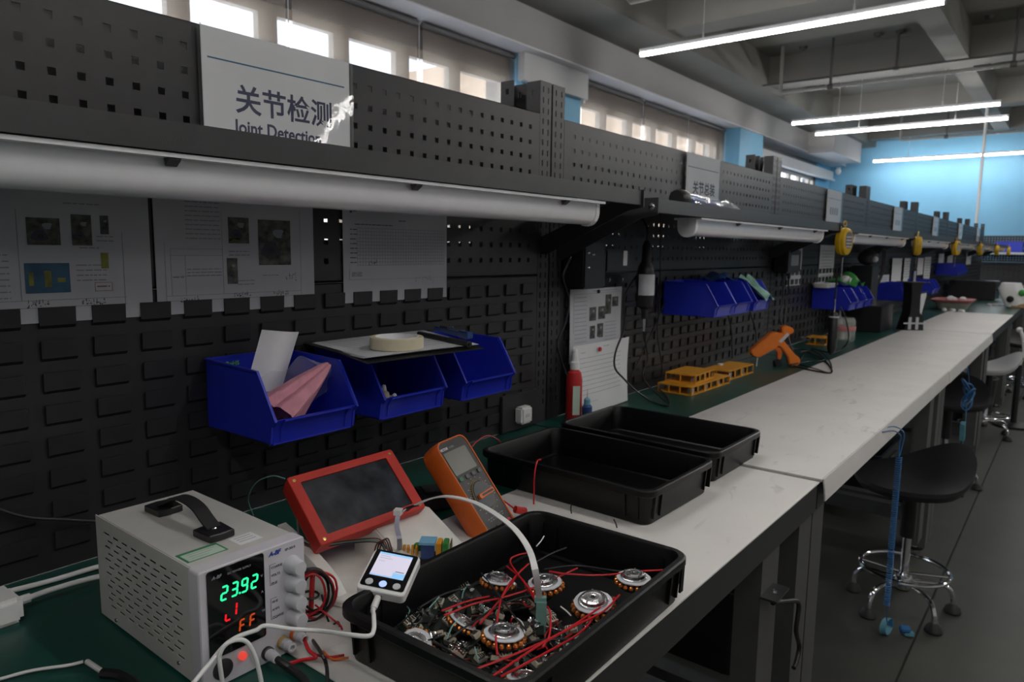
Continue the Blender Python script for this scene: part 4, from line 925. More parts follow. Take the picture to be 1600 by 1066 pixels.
# pink cloth in a clear bag
def cloth(u, v):
    a = u*2*PI*.93; r_ = .034*(1-v)**.75+.006; s_ = 1+.22*math.sin(4*a+1.5*v)+.10*math.sin(9*a+3*v)
    ax = Vector((.052, -.020, -.010))*(1-v)+Vector((.050, .085, .058))*v
    e1 = Vector((1, 0, 0)); e2 = Vector((0, -.52, .85)).normalized()
    return ax+e1*(r_*math.cos(a)*s_)+e2*(r_*math.sin(a)*s_*.7)
t = tag(B().sheet(cloth, 44, 12, .0008).build('pink_cloth', m_pink, None, (.110, .655, .972)), 'pink cloth folded to a point in the nearest blue bin', 'cloth')
t = tag(B().sheet(lambda u, v: (.09+.05*u*(.6+.4*v), .02+.135*u+.004*math.sin(11*v), .02+.065*v+.012*math.sin(7*u+3*v)+.006*math.sin(19*u*v+2)), 24, 14, .0003).build('plastic_bag', m_bag, None, (.012, .600, .945)), 'crumpled clear plastic bag around the pink cloth', 'bag')
# contents of bins two and three
for i, (dx, dy, ry) in enumerate(((.14, .030, .3), (.15, .048, -.2), (.13, .055, .9))):
    t = thing('glue_bottle', 'small cream bottle in the second blue bin, %s' % ['leftmost upright one', 'middle one', 'lying one'][i], 'bottle', (.012+dx, .820+dy, .932), 0, 'small bottles in the blue bin'); t.rotation_euler = (0, ry, 0)
    B().lathe([(.008, 0), (.008, .030), (.004, .034)], 14).build('bottle_body', m_cream, t); B().lathe([(.0045, .034), (.004, .044), (.001, .046)], 12).build('bottle_cap', m_paperw, t)
for i in range(4):
    t = tag(B().lathe([(.009-.001*i, 0), (.010-.001*i, .002), (.009-.001*i, .010), (.004, .012)], 12).build('screw_top', m_card, None, (.165, .885+.022*i, .934)), 'small white plastic cap in the second blue bin', 'cap', 'white caps in the blue bin')
t = thing('red_clip', 'small red piece in the third blue bin', 'clip', (.13, 1.085, .930)); B().box((-.02, -.015, 0), (.02, .015, .014)).build('clip_body', m_redc, t, bevel=.003); B().box((-.012, -.016, .014), (.012, .016, .018)).build('clip_jaw', m_redc, t)
t = tag(B().box((-.03, -.05, 0), (.02, .05, .004)).build('white_card', m_paper, None, (.155, 1.115, .9305)), 'white card lying in the third blue bin', 'card')
# clipboard with papers, tape roll, marker, blue bracket
c = [(.006, .800), (.004, 1.112), (.272, 1.012), (.250, .748)]
def quad(u, v): 
    a = Vector(c[0])*(1-u)+Vector(c[1])*u; d = Vector(c[3])*(1-u)+Vector(c[2])*u; return a*(1-v)+d*v
t = thing('clipboard', 'black clipboard with papers lying across the second and third blue bins', 'clipboard', (0, 0, 1.0425))
B().sheet(lambda u, v: (*quad(u, v), .0022-.003*max(0, v-.6)**1.2*4), 8, 8, .0022).build('board', m_black, t)
for k in range(3):
    B().sheet(lambda u, v: (*quad(.02+.95*u+.012*k, .02+.9*v+.012*k), .0032+.0008*k+.006*(u*(1-u))*k*.4+.004*max(0, v-.8)*(1-u)), 8, 8, .0003).build('paper_sheet', m_paper, t)
b = B()
for k in range(9):
    for j in range(2):
        a_ = quad(.10+.40*j, .12+.08*k); e_ = quad(.40+.45*j, .12+.08*k)
        d = (e_-a_).normalized(); n_ = Vector((-d.y, d.x))*.0006
        b.prism([tuple(a_+n_), tuple(a_-n_), tuple(e_-n_), tuple(e_+n_)], .0068, .0070, 'z')
b.build('printed_lines', m_inkg, t)
q = Vector((.192, .866, 1.0495)); t = thing('tape_roll', 'roll of cream masking tape lying on the clipboard papers', 'tape', q)
B().lathe([(.047, 0), (.048, .001), (.048, .020), (.047, .021), (.0395, .021), (.0395, 0)], 40, cap=False).build('tape_winding', m_tape, t)
B().lathe([(.0395, .0), (.0395, .0215), (.0375, .0215), (.0375, .0)], 40, cap=False).build('card_core', m_card, t)
b = B()
for i in range(6):
    a = 2.6+.09*i; b.T = Matrix.Rotation(a, 4, 'Z'); b.box((-.0376, -.0012, .006), (-.0373, .0012, .015-.003*(i % 2)))
b.T = Matrix(); b.build('core_print', m_orange, t)
q = Vector((.087, 1.023, 1.053)); e_ = Vector((.275, .972, 1.053))
t = thing('marker_pen', 'black marker pen lying at the back of the clipboard', 'pen', q); d = e_-q
B().tube([Vector(), d*.62], .0052, 12).build('pen_barrel', m_black, t); B().tube([d*.62, d*.98], .0060, 12).build('pen_cap', m_mmface, t); B().tube([d*.98, d*1.0], .003, 8).build('cap_tip', m_black, t)
q = Vector((.085, 1.075, 1.055)); t = thing('blue_cutter', 'translucent blue cutter lying behind the marker pen', 'cutter', q); t.rotation_euler = (0, .02, -.28)
B().box((0, -.006, 0), (.10, .006, .010)).build('cutter_body', m_bluetool, t, bevel=.002); B().box((.10, -.008, -.001), (.135, .008, .013)).build('cutter_head', m_bluetool, t, bevel=.002); B().box((.02, -.003, .010), (.05, .003, .013)).build('slider', m_black, t); B().tube([(.055, 0, .011), (.06, 0, .016), (.07, 0, .016), (.075, 0, .011)], .0012, 6).build('clip_wire', m_alu, t)

# ---- papers tucked behind the louvres
def paper(y0, y1, z0, z1, label, curl=0, x=.0032, m=m_paper, rot=0, grp='instruction papers on the racks'):
    t = thing('instruction_paper', label, 'paper', (x, y0, z0), 0, grp); t.rotation_euler = (PI/2, rot, PI/2); w_, h_ = y1-y0, z1-z0
    def g(u, v): return curl*(math.sin(PI*u)*.4+(1-v)**2*.2+.25*math.sin(5*v+2*u))
    B().sheet(lambda u, v: (u*w_, v*h_, .0004+g(u, v)), 12, 10, .0003, 0).build('sheet', m, t)
    return t, w_, h_, g
def lines(t, name, m, L_, g, w_, h_, lift=.0007):
    b = B()
    for u0, v0, u1, v1 in L_:
        z = lift+g((u0+u1)/2, (v0+v1)/2); b.box((u0*w_, v0*h_, z), (u1*w_, v1*h_, z+.00015))
    o_ = b.build(name, m, t); o_['kind'] = 'stuff'; return o_
def tl(u0, u1, v, n=1, dv=.03, th=.008): 
    o = []
    for k in range(n):
        u = u0
        while u < u1-.005:
            q = min(u1, u+rnd.uniform(.012, .05)); o.append((u, v-dv*k, q, v-dv*k+th)); u = q+.006
    return o
def grid(u0, u1, v0, v1, nu, nv, t_=.0016, tv=.0022):
    return [(u0+(u1-u0)*i/nu-t_/2, v0, u0+(u1-u0)*i/nu+t_/2, v1) for i in range(nu+1)]+[(u0, v0+(v1-v0)*i/nv-tv/2, u1, v0+(v1-v0)*i/nv+tv/2) for i in range(nv+1)]
def scribble(u, v, n, s=.016, hs=.05):
    o = []
    for k in range(n):
        x = u+k*s
        for _ in range(4):
            a, c_ = x+rnd.uniform(0, s*.6), v+rnd.uniform(0, hs*.8)
            o.append((a, c_, a+rnd.uniform(.002, s*.6), c_+.006)) if rnd.random() < .5 else o.append((a, c_, a+.0025, c_+rnd.uniform(.01, hs*.5)))
    return o
def photo(t, m, u0, v0, u1, v1, w_, h_, g, name='printed_photo'):
    z = .0008+g((u0+u1)/2, (v0+v1)/2); p_ = B().box((u0*w_, v0*h_, z), (u1*w_, v1*h_, z+.0002)).build(name, m, t)
    if m == m_photo:
        for mm, cx, cy, r_ in ((m_ink, .38, .36, .26), (m_inkg, .62, .70, .15), (m_black, .40, .33, .10)):
            W_, H2 = (u1-u0)*w_, (v1-v0)*h_; q_ = min(W_, H2)*r_; X0, Y0 = u0*w_+W_*cx, v0*h_+H2*cy
            B().slab([(X0+q_*math.cos(a_)*(1+.3*math.sin(3*a_+cx*9)), Y0+q_*math.sin(a_)*(1+.25*math.cos(2*a_))) for a_ in [2*PI*i/14 for i in range(14)]], z+.0002+(.0001 if mm == m_black else 0), z+.0004+(.0001 if mm == m_black else 0)).build('photo_shape', mm, p_)
    return p_
# paper 1 (left, runs out past the shelf edge)
t, w_, h_, g = paper(.228, .525, 1.117, 1.327, 'left landscape instruction paper with a blue printed screenshot, under the nearest shelf')
lines(t, 'printed_lines', m_inkg, [(.05, .10, .87, .104), (.05, .15, .87, .154), (.40, .15, .403, .75), (.86, .10, .863, .62), (.05, .10, .0525, .9)]+tl(.64, .78, .38, 4, .035)+tl(.60, .76, .80, 1)+tl(.66, .75, .50, 1)+tl(.74, .82, .58, 2)+tl(.08, .36, .45, 8, .04), g, w_, h_)
photo(t, m_photo, .44, .52, .58, .70, w_, h_, g); photo(t, m_photob, .42, .20, .61, .40, w_, h_, g); photo(t, m_photo, .63, .52, .72, .73, w_, h_, g); photo(t, m_photo, .76, .60, .80, .73, w_, h_, g); photo(t, m_photoy, .755, .36, .79, .47, w_, h_, g)
for a_ in ((.435, .25, .455, .34), (.50, .24, .53, .35), (.555, .27, .59, .30)): photo(t, m_photoy, *a_, w_, h_, lambda u, v: .0002, 'print_block')
p_ = lines(t, 'handwriting', m_ink, scribble(.42, .10, 6)+scribble(.655, .10, 7), g, w_, h_)
lines(t, 'red_stamp', M('stamp_red', (.36, .10, .08), .7, var=0), [(.72, .26, .80, .263), (.72, .20, .80, .203), (.72, .20, .722, .26), (.80, .20, .802, .26)]+tl(.73, .79, .23, 1), g, w_, h_)
# paper 2
t, w_, h_, g = paper(.532, .829, 1.117, 1.327, 'middle landscape instruction paper with a printed meter photo, between two others')
lines(t, 'printed_lines', m_inkg, [(.05, .10, .90, .104), (.05, .14, .90, .144), (.38, .14, .382, .80), (.90, .10, .902, .85), (.05, .10, .052, .55), (.16, .14, .162, .45), (.08, .14, .082, .5), (.08, .45, .38, .453), (.08, .50, .38, .503), (.08, .29, .38, .293)]+tl(.17, .37, .86, 9, .035)+tl(.17, .37, .34, 3, .025)+tl(.09, .15, .28, 1)+tl(.47, .58, .24, 2)+tl(.63, .74, .28, 1)+tl(.42, .55, .48, 2), g, w_, h_)
photo(t, m_photo, .42, .55, .55, .76, w_, h_, g); photo(t, m_photo, .61, .37, .83, .75, w_, h_, g); photo(t, m_photo, .405, .22, .47, .43, w_, h_, g); photo(t, m_photoy, .425, .56, .50, .60, w_, h_, g)
lines(t, 'handwriting', m_ink, scribble(.12, .085, 7)+scribble(.44, .095, 7)+scribble(.70, .10, 7)+scribble(.79, .22, 4, .02, .08), g, w_, h_)
# paper 3
t, w_, h_, g = paper(.898, 1.192, 1.117, 1.325, 'right landscape record sheet printed with a fine grid, right of two instruction papers')
lines(t, 'printed_grid', m_inkg, grid(.12, .97, .36, .72, 34, 11, .0016, .004)+[(.05, .22, .97, .223), (.05, .22, .052, .32)], g, w_, h_)
lines(t, 'printed_text', m_ink, [(.06, .86, .08, .90)]+tl(.085, .12, .875, 1)+tl(.50, .57, .80, 1)+tl(.10, .45, .75, 1)+tl(.06, .12, .70, 8, .045)+tl(.07, .16, .29, 4, .012, .004)+scribble(.22, .36, 4, .02, .05), g, w_, h_)
lines(t, 'pencil_marks', m_inkg, scribble(.66, .16, 7, .03, .08), g, w_, h_)
# two papers on the joint of the racks
t, w_, h_, g = paper(1.688, 1.978, .90, 1.115, 'hanging printed sheet with dark part photos above a white form, at the rack joint', curl=.004, x=.014)
photo(t, m_photo, .35, .55, .48, .74, w_, h_, g); photo(t, m_photo, .52, .56, .66, .74, w_, h_, g); photo(t, m_photo, .66, .62, .78, .90, w_, h_, g); photo(t, m_photo, .80, .72, .93, .86, w_, h_, g); photo(t, m_photo, .36, .30, .46, .48, w_, h_, g); photo(t, m_photo, .50, .30, .62, .50, w_, h_, g)
lines(t, 'printed_text', m_inkg, [(.06, .93, .95, .934), (.06, .1, .064, .93)]+tl(.08, .30, .88, 14, .055)+tl(.66, .90, .50, 7, .05)+tl(.4, .9, .96, 1), g, w_, h_)
B().lathe([(.006, 0), (.005, .004), (.001, .005)], 10, (.5*w_, h_-.01, .004)).build('magnet', m_black, t)
t, w_, h_, g = paper(1.665, 1.975, .7535, .958, 'large white form leaning under the photo sheet at the rack joint', curl=.010, x=.046, m=m_paperw)
lines(t, 'printed_text', m_inkg, tl(.10, .85, .80, 9, .065, .006)+tl(.12, .2, .88, 1)+tl(.5, .6, .93, 1)+[(.1, .16, .5, .164)], g, w_, h_)
B().lathe([(.007, 0), (.006, .005), (.001, .006)], 10, (.40*w_, h_-.02, .008)).build('magnet', m_redc, t)

# ---- socket plate with white charger at the foot of the first rack
t = thing('wall_socket_plate', 'dark socket plate low on the nearest rack, behind the white charger', 'socket', (.0, 1.39, .753))
B().box((.0, 0, 0), (.012, .165, .098)).build('plate', m_steel2, t, bevel=.002)
t = thing('phone_charger', 'small white charger plugged into the dark plate above the middle tray', 'charger', (.012, 1.440, .772))
B().box((0, 0, 0), (.028, .045, .045)).build('charger_body', m_wplastic, t, bevel=.005); B().box((.028, .014, .018), (.0285, .031, .027)).build('charger_port', m_knob, t)
# ---- bottles at the rack joint
q = Vector((.085, 1.612, TB)); t = thing('spray_bottle', 'red bottle with a white nozzle standing behind the farthest tray', 'bottle', q)
B().lathe([(.020, 0), (.022, .004), (.022, .125), (.018, .145), (.010, .153)], 24).build('bottle_body', m_redc, t); B().lathe([(.0125, .153), (.0125, .172), (.009, .176), (.007, .205), (.004, .209)], 18).build('white_nozzle', m_wplastic, t)
b = B(); 
b.T = Matrix.Rotation(-.7, 4, 'Z'); b.box((.0215, -.010, .03), (.0228, .010, .11)); b.T = Matrix(); b.build('bottle_label', m_greenpal, t)
q = Vector((.12, 1.625, TB)); t = thing('dropper_bottle', 'small dark dropper bottle with a blue cap and needle beside the red bottle', 'bottle', q)
B().lathe([(.013, 0), (.014, .003), (.014, .052), (.009, .058)], 20).build('bottle_body', m_bluetool, t); B().lathe([(.0095, .058), (.009, .072), (.004, .077)], 16).build('blue_cap', M('light_blue_cap', (.15, .35, .45), .4), t); B().lathe([(.0012, .077), (.0005, .10)], 8).build('needle', m_alu, t)
# ================================================================ RACK JOINT AND SECOND BENCH
# electric driver hanging with a worn label, black adapter with a white label
t = thing('hanging_driver', 'black electric driver with a worn white label hanging at the rack joint', 'driver', (.08, 2.01, 1.045))
B().lathe([(.008, -.03), (.012, .0), (.026, .01), (.028, .04), (.028, .115), (.024, .135), (.015, .15), (.013, .20), (.006, .215)], 20).build('driver_body', m_black, t)
b = B(); pr = [(.0285, .045), (.0288, .047), (.0288, .108), (.0285, .11)]
n_ = 14; L = []
for r_, z_ in pr: L.append([(r_*math.cos(a_), r_*math.sin(a_), z_) for a_ in [-1.9+2.2*i/n_ for i in range(n_+1)]])
for A, C in zip(L, L[1:]):
    for i in range(n_): b.f([b.v(A[i]), b.v(A[i+1]), b.v(C[i+1]), b.v(C[i])])
b.build('worn_label', m_paper, t); B().lathe([(.004, -.07), (.005, -.03)], 10).build('driver_bit', m_alu, t)
B().tube(smooth_path([(0, 0, .215), (.0, .0, .25), (-.03, .01, .29)], 4), .004, 8).build('hang_loop', m_black, t)
t = thing('power_adapter', 'black adapter box with a small white label under the first shelf bracket', 'adapter', (.045, 1.78, 1.165))
B().box((-.03, 0, 0), (.03, .15, .065)).build('adapter_body', m_black, t, bevel=.004); B().box((.030, .095, .018), (.0305, .118, .062)).build('adapter_label', m_card, t)
B().tube([(0, .15, .03), (0, .175, .03)], .006, 8).build('strain_relief', m_black, t)
t = thing('controller_box', 'dark controller box with tiny shiny buttons at the rack joint, left of the adapter', 'controller', (.03, 1.655, 1.12))
B().box((-.02, 0, 0), (.05, .115, .13)).build('controller_body', m_black, t, bevel=.005)
for y_, z_ in ((.02, .10), (.045, .095), (.02, .06)): B().lathe([(.005, 0), (.003, .004), (.001, .0045)], 12, (.05, y_, z_), Matrix.Rotation(PI/2, 3, 'Y')).build('shiny_button', m_chrome, t)
t = thing('hook_strip', 'dark strip with four clear hooks above the hanging photo sheet', 'hook strip', (.012, 1.68, 1.125))
B().box((-.008, 0, 0), (.0, .34, .03)).build('strip', m_black, t)
for i in range(4): B().tube(smooth_path([(0, .05+.08*i, .024), (.008, .05+.08*i, .020), (.010, .05+.08*i, .010), (.004, .05+.08*i, .008)], 3), .0022, 6).build('hook', m_alu, t)
def cable(lb, pts, r=.0030, m=m_wb, g=None): return wire('black_cable', lb, 'cable', pts, r, m, g, n=8)
cable('black cord hanging left of the white form, from the controller to behind the trays', [atx(.035, 905, 378), atx(.035, 886, 415), atx(.035, 880, 435), atx(.035, 889, 470), atx(.035, 883, 505), atx(.035, 871, 535), atx(.04, 876, 560), atx(.045, 888, 600), atx(.045, 889, 655)])
cable('black cord curving over the photo sheet and the white form', [atx(.05, 1000, 425), atx(.05, 985, 445), atx(.05, 975, 470), atx(.055, 976, 510), atx(.065, 962, 550), atx(.07, 961, 575), atx(.08, 975, 592), atx(.10, 995, 612), atz(TB+.004, 1020, 628), atz(TB+.004, 1044, 634), atz(TB+.004, 1043, 622), atz(TB+.01, 1030, 608)])
cable('thin black cord hanging right of the hanging driver', [atx(.02, 1031, 330), atx(.02, 1032, 400), atx(.02, 1030, 480), atx(.03, 1027, 520), atx(.04, 1034, 570), atx(.05, 1036, 600)], .0022)
cable('black cord dropping below the hanging driver to the green bench top', [atx(.05, 1003, 470), atx(.05, 1006, 520), atx(.05, 1012, 560), atx(.06, 1004, 585), atx(.08, 1015, 605), atz(TB+.004, 1040, 628)], .0025)
cable('black cord crossing behind the yellow boxes to the shelf bracket', [atx(.02, 1040, 470), atx(.02, 1020, 515), atx(.02, 1000, 560), atx(.02, 985, 590)], .0022)
cable('black cord hanging under the first bin of the second rack', [atx(.02, 1137, 490), atx(.02, 1143, 520), atx(.03, 1144, 560)], .0028)
cable('black cord hanging under the third bin of the second rack', [atx(.02, 1172, 488), atx(.02, 1180, 515), atx(.03, 1182, 545)], .0028)
for k_, (a_, c_) in enumerate([(1040, 1.0), (1112, .0)]): pass
# blue crumpled glove on the bins
t = tag(B().sheet(lambda u, v: (.09*v+.01*math.sin(9*u), .16*u, .018+.022*math.sin(PI*u)*math.sin(PI*v)+.008*math.sin(13*u+7*v)), 16, 10, .001).build('blue_glove', m_bluetool, None, (.03, 2.50, 1.108)), 'crumpled blue film lying on top of the bins of the second rack', 'film')
t = tag(B().sheet(lambda u, v: (.11+.10*v, .02+.11*u+.01*math.sin(8*v), .02+.075*(1-v)+.012*math.sin(9*u+3*v)), 16, 12, .0008).build('plastic_wrap', m_aqua, None, (.012, 2.66, 1.035)), 'aqua plastic wrap spilling over the front of the third bin of the second rack', 'wrap')
# yellow printed boxes
def ybox(name, lab, p, w_, d_, h_, rz, nx, ny, open_front=True):
    t = thing(name, lab, 'box', p, rz, 'yellow printed boxes')
    b = B(); th = .004
    b.box((0, 0, h_-th), (d_, w_, h_)); b.box((0, 0, 0), (d_, w_, .003))
    for i in range(nx+1): x_ = (d_-th)*i/nx; b.box((x_, 0, .003), (x_+th, th, h_-th)); b.box((x_, w_-th, .003), (x_+th, w_, h_-th))
    for i in range(ny+1): y_ = (w_-th)*i/ny; b.box((0, y_, .003), (th, y_+th, h_-th)); b.box((d_-th, y_, .003), (d_, y_+th, h_-th))
    b.build('box_frame', m_yellow, t)
    for i in range(ny): y_ = w_*(i+.5)/ny; B().box((d_-.02, y_-w_/ny*.3, .004), (d_-.008, y_+w_/ny*.3, h_*.7)).build('part_inside', m_pcb if i % 2 else m_alu, t)
    return t
ybox('printed_box', 'long yellow printed box with windows, bottom of the stacked pair', (.045, 2.19, TB), .315, .125, .030, -.02, 3, 6)
ybox('printed_box', 'small yellow printed box stacked on the long one', (.048, 2.24, TB+.0305), .17, .11, .030, .02, 2, 4)
ybox('printed_box', 'yellow printed box right of the stacked pair, with a white cap on top', (.055, 2.55, TB), .24, .10, .036, -.02, 2, 4)
tag(B().lathe([(.010, 0), (.011, .002), (.011, .006), (.004, .008)], 12).build('paper_disc', m_card, None, (.075, 2.66, TB+.0362)), 'white cap lying on the right yellow box', 'lid')
ybox('printed_box', 'small yellow printed box far along the bench behind the hanging driver', (.05, 3.86, TB), .11, .09, .040, .0, 2, 2)
# glue gun
gb = Vector((.215, 3.03, TB)); D0 = 3.0
cx_ = Vector((math.cos(YAW), math.sin(YAW), 0)); cy_ = Vector((0, 0, 1)); cz_ = cx_.cross(cy_)
org = atd(D0, 980+770/2.961, 280+867/2.961)
t = thing('glue_gun', 'orange glue gun resting on its stand on the green bench top', 'glue gun'); framed(t, org, cx_, cy_, cz_)
q_ = lambda a, c: ((a-770)/2.961/FPX*D0, -(c-867)/2.961/FPX*D0)
def gprism(name, pts, th, m, bev=.002, z0=0): return B().prism([q_(*p_) for p_ in pts], z0-th/2, z0+th/2, 'z').build(name, m, t, bevel=bev)
gprism('barrel', [(560, 795), (568, 815), (600, 826), (680, 778), (742, 712), (755, 708), (752, 688), (715, 673), (697, 685), (700, 712), (672, 706), (650, 712)], .040, m_oran2, .004)
gprism('handle', [(680, 765), (700, 775), (735, 822), (745, 860), (775, 868), (793, 850), (794, 828), (768, 808), (730, 765), (712, 745)], .030, m_oran2, .004)
gprism('trigger', [(668, 780), (700, 778), (712, 800), (706, 835), (690, 832), (688, 800)], .016, m_orange, .002)
gprism('stand_foot', [(676, 842), (700, 836), (712, 858), (700, 872), (682, 870)], .030, m_black, .002)
gprism('badge', [(685, 748), (722, 708), (732, 716), (698, 756)], .042, m_knob, .0)
gprism('glue_stick', [(598, 826), (602, 828), (600, 868), (596, 868)], .003, m_wplastic, 0)
B().tube([(*q_(563, 800), 0), (*q_(555, 812), 0)], .008, 10).build('nozzle', m_brass, t)
B().tube(smooth_path([(*q_(675, 700), .0), (*q_(690, 690), .005), (*q_(705, 695), .0)], 3), .003, 6).build('feed_wire', m_rod, t)
for i, pts in enumerate([
    [(1190+58, 568), (1255, 555), (1262, 548), (1240, 545), (1228, 552), (1222, 545)], [(1250, 570), (1275, 577), (1298, 583), (1296, 572), (1280, 560), (1262, 550)], [(1240, 572), (1270, 579), (1299, 582), (1290, 565), (1268, 553)],
    [(1300, 580), (1297, 566), (1283, 550), (1268, 545), (1300, 551), (1318, 543), (1326, 528), (1322, 500), (1313, 478)], [(1235, 570), (1262, 565), (1288, 562), (1270, 548), (1250, 550)]]):
    cable('black cord coil behind the glue gun handle, '+['inner loop', 'outer loop', 'lowest strand', 'strand running up to the hanging driver', 'flat loop'][i], [atz(TB+.004+.003*i, a, c) if not (i == 3 and j > 5) else atx(.30, a, c) for j, (a, c) in enumerate(pts)], .0032)
# adapter 2 with cords on the second rack
t = thing('power_adapter', 'black adapter with a grey label hanging on the second rack over a white sheet', 'adapter', (.040, 3.40, 1.13))
B().box((-.03, 0, 0), (.035, .20, .11)).build('adapter_body', m_black, t, bevel=.006); B().box((.035, .05, .035), (.0356, .16, .085)).build('adapter_label', m_inkg, t); 
for y_ in (.06, .14): B().tube([(0, y_, 0), (0, y_, -.03)], .008, 8).build('strain_relief', m_black, t)
cable('left cord below the adapter of the second rack', [(.04, 3.46, 1.11), (.04, 3.47, 1.0), (.04, 3.44, .92), (.05, 3.46, .87)], .004)
cable('right cord below the adapter of the second rack', [(.04, 3.54, 1.11), (.04, 3.55, 1.02), (.04, 3.52, .95), (.05, 3.50, .87), (.1, 3.48, TB+.01)], .004)
paper(3.62, 3.85, 1.06, 1.27, 'white sheet with a notched foot behind the black adapter', x=.004)
t, w_, h_, g = paper(4.17, 4.47, 1.05, 1.27, 'printed sheet on the third rack right of the second balancer-side gap, above the white tray', x=.004, m=m_paperw); lines(t, 'printed_text', m_inkg, tl(.1, .9, .85, 9, .08, .012), g, w_, h_); t['label'] = 'printed sheet on the third rack behind the nearest yellow balancer'
# stuff on the second shelf
q = atz(1.362, 1150, 325); t = thing('torque_tool', 'blue tool with a black round head lying on the second shelf', 'tool', (q.x-.13, 2.02, 1.3585), 0)
t.rotation_euler = (0, 0, 0)
B().lathe([(.024, 0), (.028, .01), (.028, .05), (.020, .06)], 20, (.0, .0, .028), Matrix.Rotation(-PI/2, 3, 'X')).build('tool_head', m_black, t)
B().lathe([(.020, .06), (.022, .10), (.021, .30), (.012, .34)], 16, (.0, .0, .028), Matrix.Rotation(-PI/2-.02, 3, 'X')).build('tool_body', m_bluetool, t)
B().sheet(lambda u, v: (-.03+.07*v, .08+.36*u, .004+.035*math.sin(PI*v)+.006*math.sin(14*u+5*v)), 20, 8, .0004).build('clear_wrap', m_bag, t)
B().tube(smooth_path([(.0, .34, .022), (.01, .40, .014), (.02, .46, .012)], 4), .007, 8).build('tool_cord_end', m_black, t)
# yellow balancers
def make_bal():
    t = thing('tool_balancer', 'x', 'balancer')
    R_ = Matrix.Rotation(PI/2, 3, 'Y')
    b = B(); o_ = [(.052*math.cos(2*PI*i/28)*(1.25 if math.cos(2*PI*i/28) < -.1 else 1.02), .043*math.sin(2*PI*i/28)) for i in range(28)]
    b.T = Matrix(((0, 0, 1, 0), (0, 1, 0, 0), (-1, 0, 0, 0), (0, 0, 0, 1)))
    def lp(s_, z): return [(-x*s_, y*s_, z) for x, y in o_]
    b.loft([lp(.86, -.022), lp(.98, -.018), lp(1, -.004), lp(1.04, -.003), lp(1.04, .003), lp(1, .004), lp(.98, .018), lp(.86, .022)]); b.build('balancer_shell', m_yel2, t)
    b = B(); b.T = Matrix(((0, 0, 1, 0), (0, 1, 0, 0), (-1, 0, 0, 0), (0, 0, 0, 1))); b.slab([(x*.72, y*.72) for x, y in rr(.10, .075, .03, 5)], .022, .0235); pl = b.build('dark_plate', m_wallgrey, t)
    for i in range(4): B().box((.0235, -.022, .012-.014*i), (.024, .022, .016-.014*i)).build('plate_print', m_knob, pl)
    B().tube([(0, .012*math.cos(a_), .072+.012*math.sin(a_)) for a_ in [2*PI*i/12 for i in range(12)]], .003, 6, closed=True).build('hanging_ring', m_brass, t)
    B().tube([(0, 0, -.066), (0, 0, -.16)], .0016, 6).build('pull_wire', m_alu, t)
    B().lathe([(.006, -.075), (.008, -.066)], 10).build('wire_stop', m_black, t)
    return t
bal0 = make_bal()
for i in range(6):
    o = bal0 if i == 0 else copy_tree(bal0); o.location = (.312, 3.40+1.8*i, 1.284); o.rotation_euler = (0, 0, [-.25, .3, -.4, -.2, .2, 0][i])
    o['label'] = ['yellow tool balancer hanging nearest, at the gap after the second shelf', 'second yellow tool balancer, over the black vertical block', 'third yellow tool balancer', 'fourth yellow tool balancer', 'fifth yellow tool balancer', 'farthest yellow tool balancer'][i]; o['group'] = 'yellow balancers along the shelves'
# drivers hanging from balancers
def hdriver(x, y, z0, z1, lb):
    t = thing('electric_driver', lb, 'driver', (x, y, z0)); H_ = z1-z0
    B().lathe([(.006, .0), (.014, .01), (.020, .03), (.021, H_*.45), (.019, H_*.5), (.019, H_*.92), (.010, H_)], 18).build('driver_body', m_black, t)
    B().lathe([(.0215, H_*.88), (.0215, H_*.91)], 18).build('grey_collar', m_knob, t)
    B().tube(smooth_path([(0, 0, H_), (0, .004, H_+.03), (0, 0, H_+.06)], 3), .003, 6).build('hang_bail', m_alu, t)
    B().tube([(0, 0, H_+.06), (0, 0, H_+.16)], .004, 6).build('hanging_clip', m_black, t)
    return t
hdriver(.300, 3.372, .775, .965, 'black electric driver hanging from the nearest yellow balancer')
t = thing('black_fixture', 'tall black fixture with a flared top standing under the second balancer', 'fixture', (.33, 5.06, TB), -.9)
B().prism([(-.06, 0), (.06, 0), (.055, .09), (.03, .11), (.025, .24), (.038, .30), (-.038, .30), (-.03, .24), (-.03, .11)], -.05, .05, 'x').build('fixture_body', m_black, t, bevel=.002)
for i in range(2): B().box((.052, -.04+.045*i, .008), (.056, -.022+.045*i, .085)).build('grey_slat', m_knob, t)
B().box((.052, -.07, .042), (.058, .075, .052)).build('cross_slat', m_knob, t); B().box((-.07, -.07, .298), (.07, .07, .303)).build('top_plate', m_mmface, t)
B().tube([(0, 0, .30), (0, 0, .37)], .012, 10).build('top_spindle', m_chrome, t)
# third rack goods: white tray, green wrap, jar, black stuff
t = thing('white_dish', 'white shallow dish lying on the first bin of the third rack', 'dish', (.06, 4.10, 1.041)); B().loft([[(a, c, 0) for a, c in rr(.08, .16, .02, 4)], [(a, c, .02) for a, c in rr(.10, .18, .025, 4)], [(a, c, .02) for a, c in rr(.094, .174, .023, 4)], [(a, c, .004) for a, c in rr(.076, .156, .02, 4)]]).build('dish_shell', m_wplastic, t)
B().tube([(.05*math.cos(a_)*1.02, .09*math.sin(a_), .021) for a_ in [2*PI*i/20 for i in range(20)]], .002, 5, closed=True).build('dish_rim', m_wplastic, t)
tag(B().sheet(lambda u, v: (-.02+.16*v, .24*u, .055*math.sin(PI*u)*math.sin(PI*v)+.016*math.sin(9*u+4*v)+.015), 18, 12, .001).build('green_wrap', m_green, None, (.03, 4.28, 1.04)), 'green printed plastic packet heaped on the bins of the third rack', 'packet')
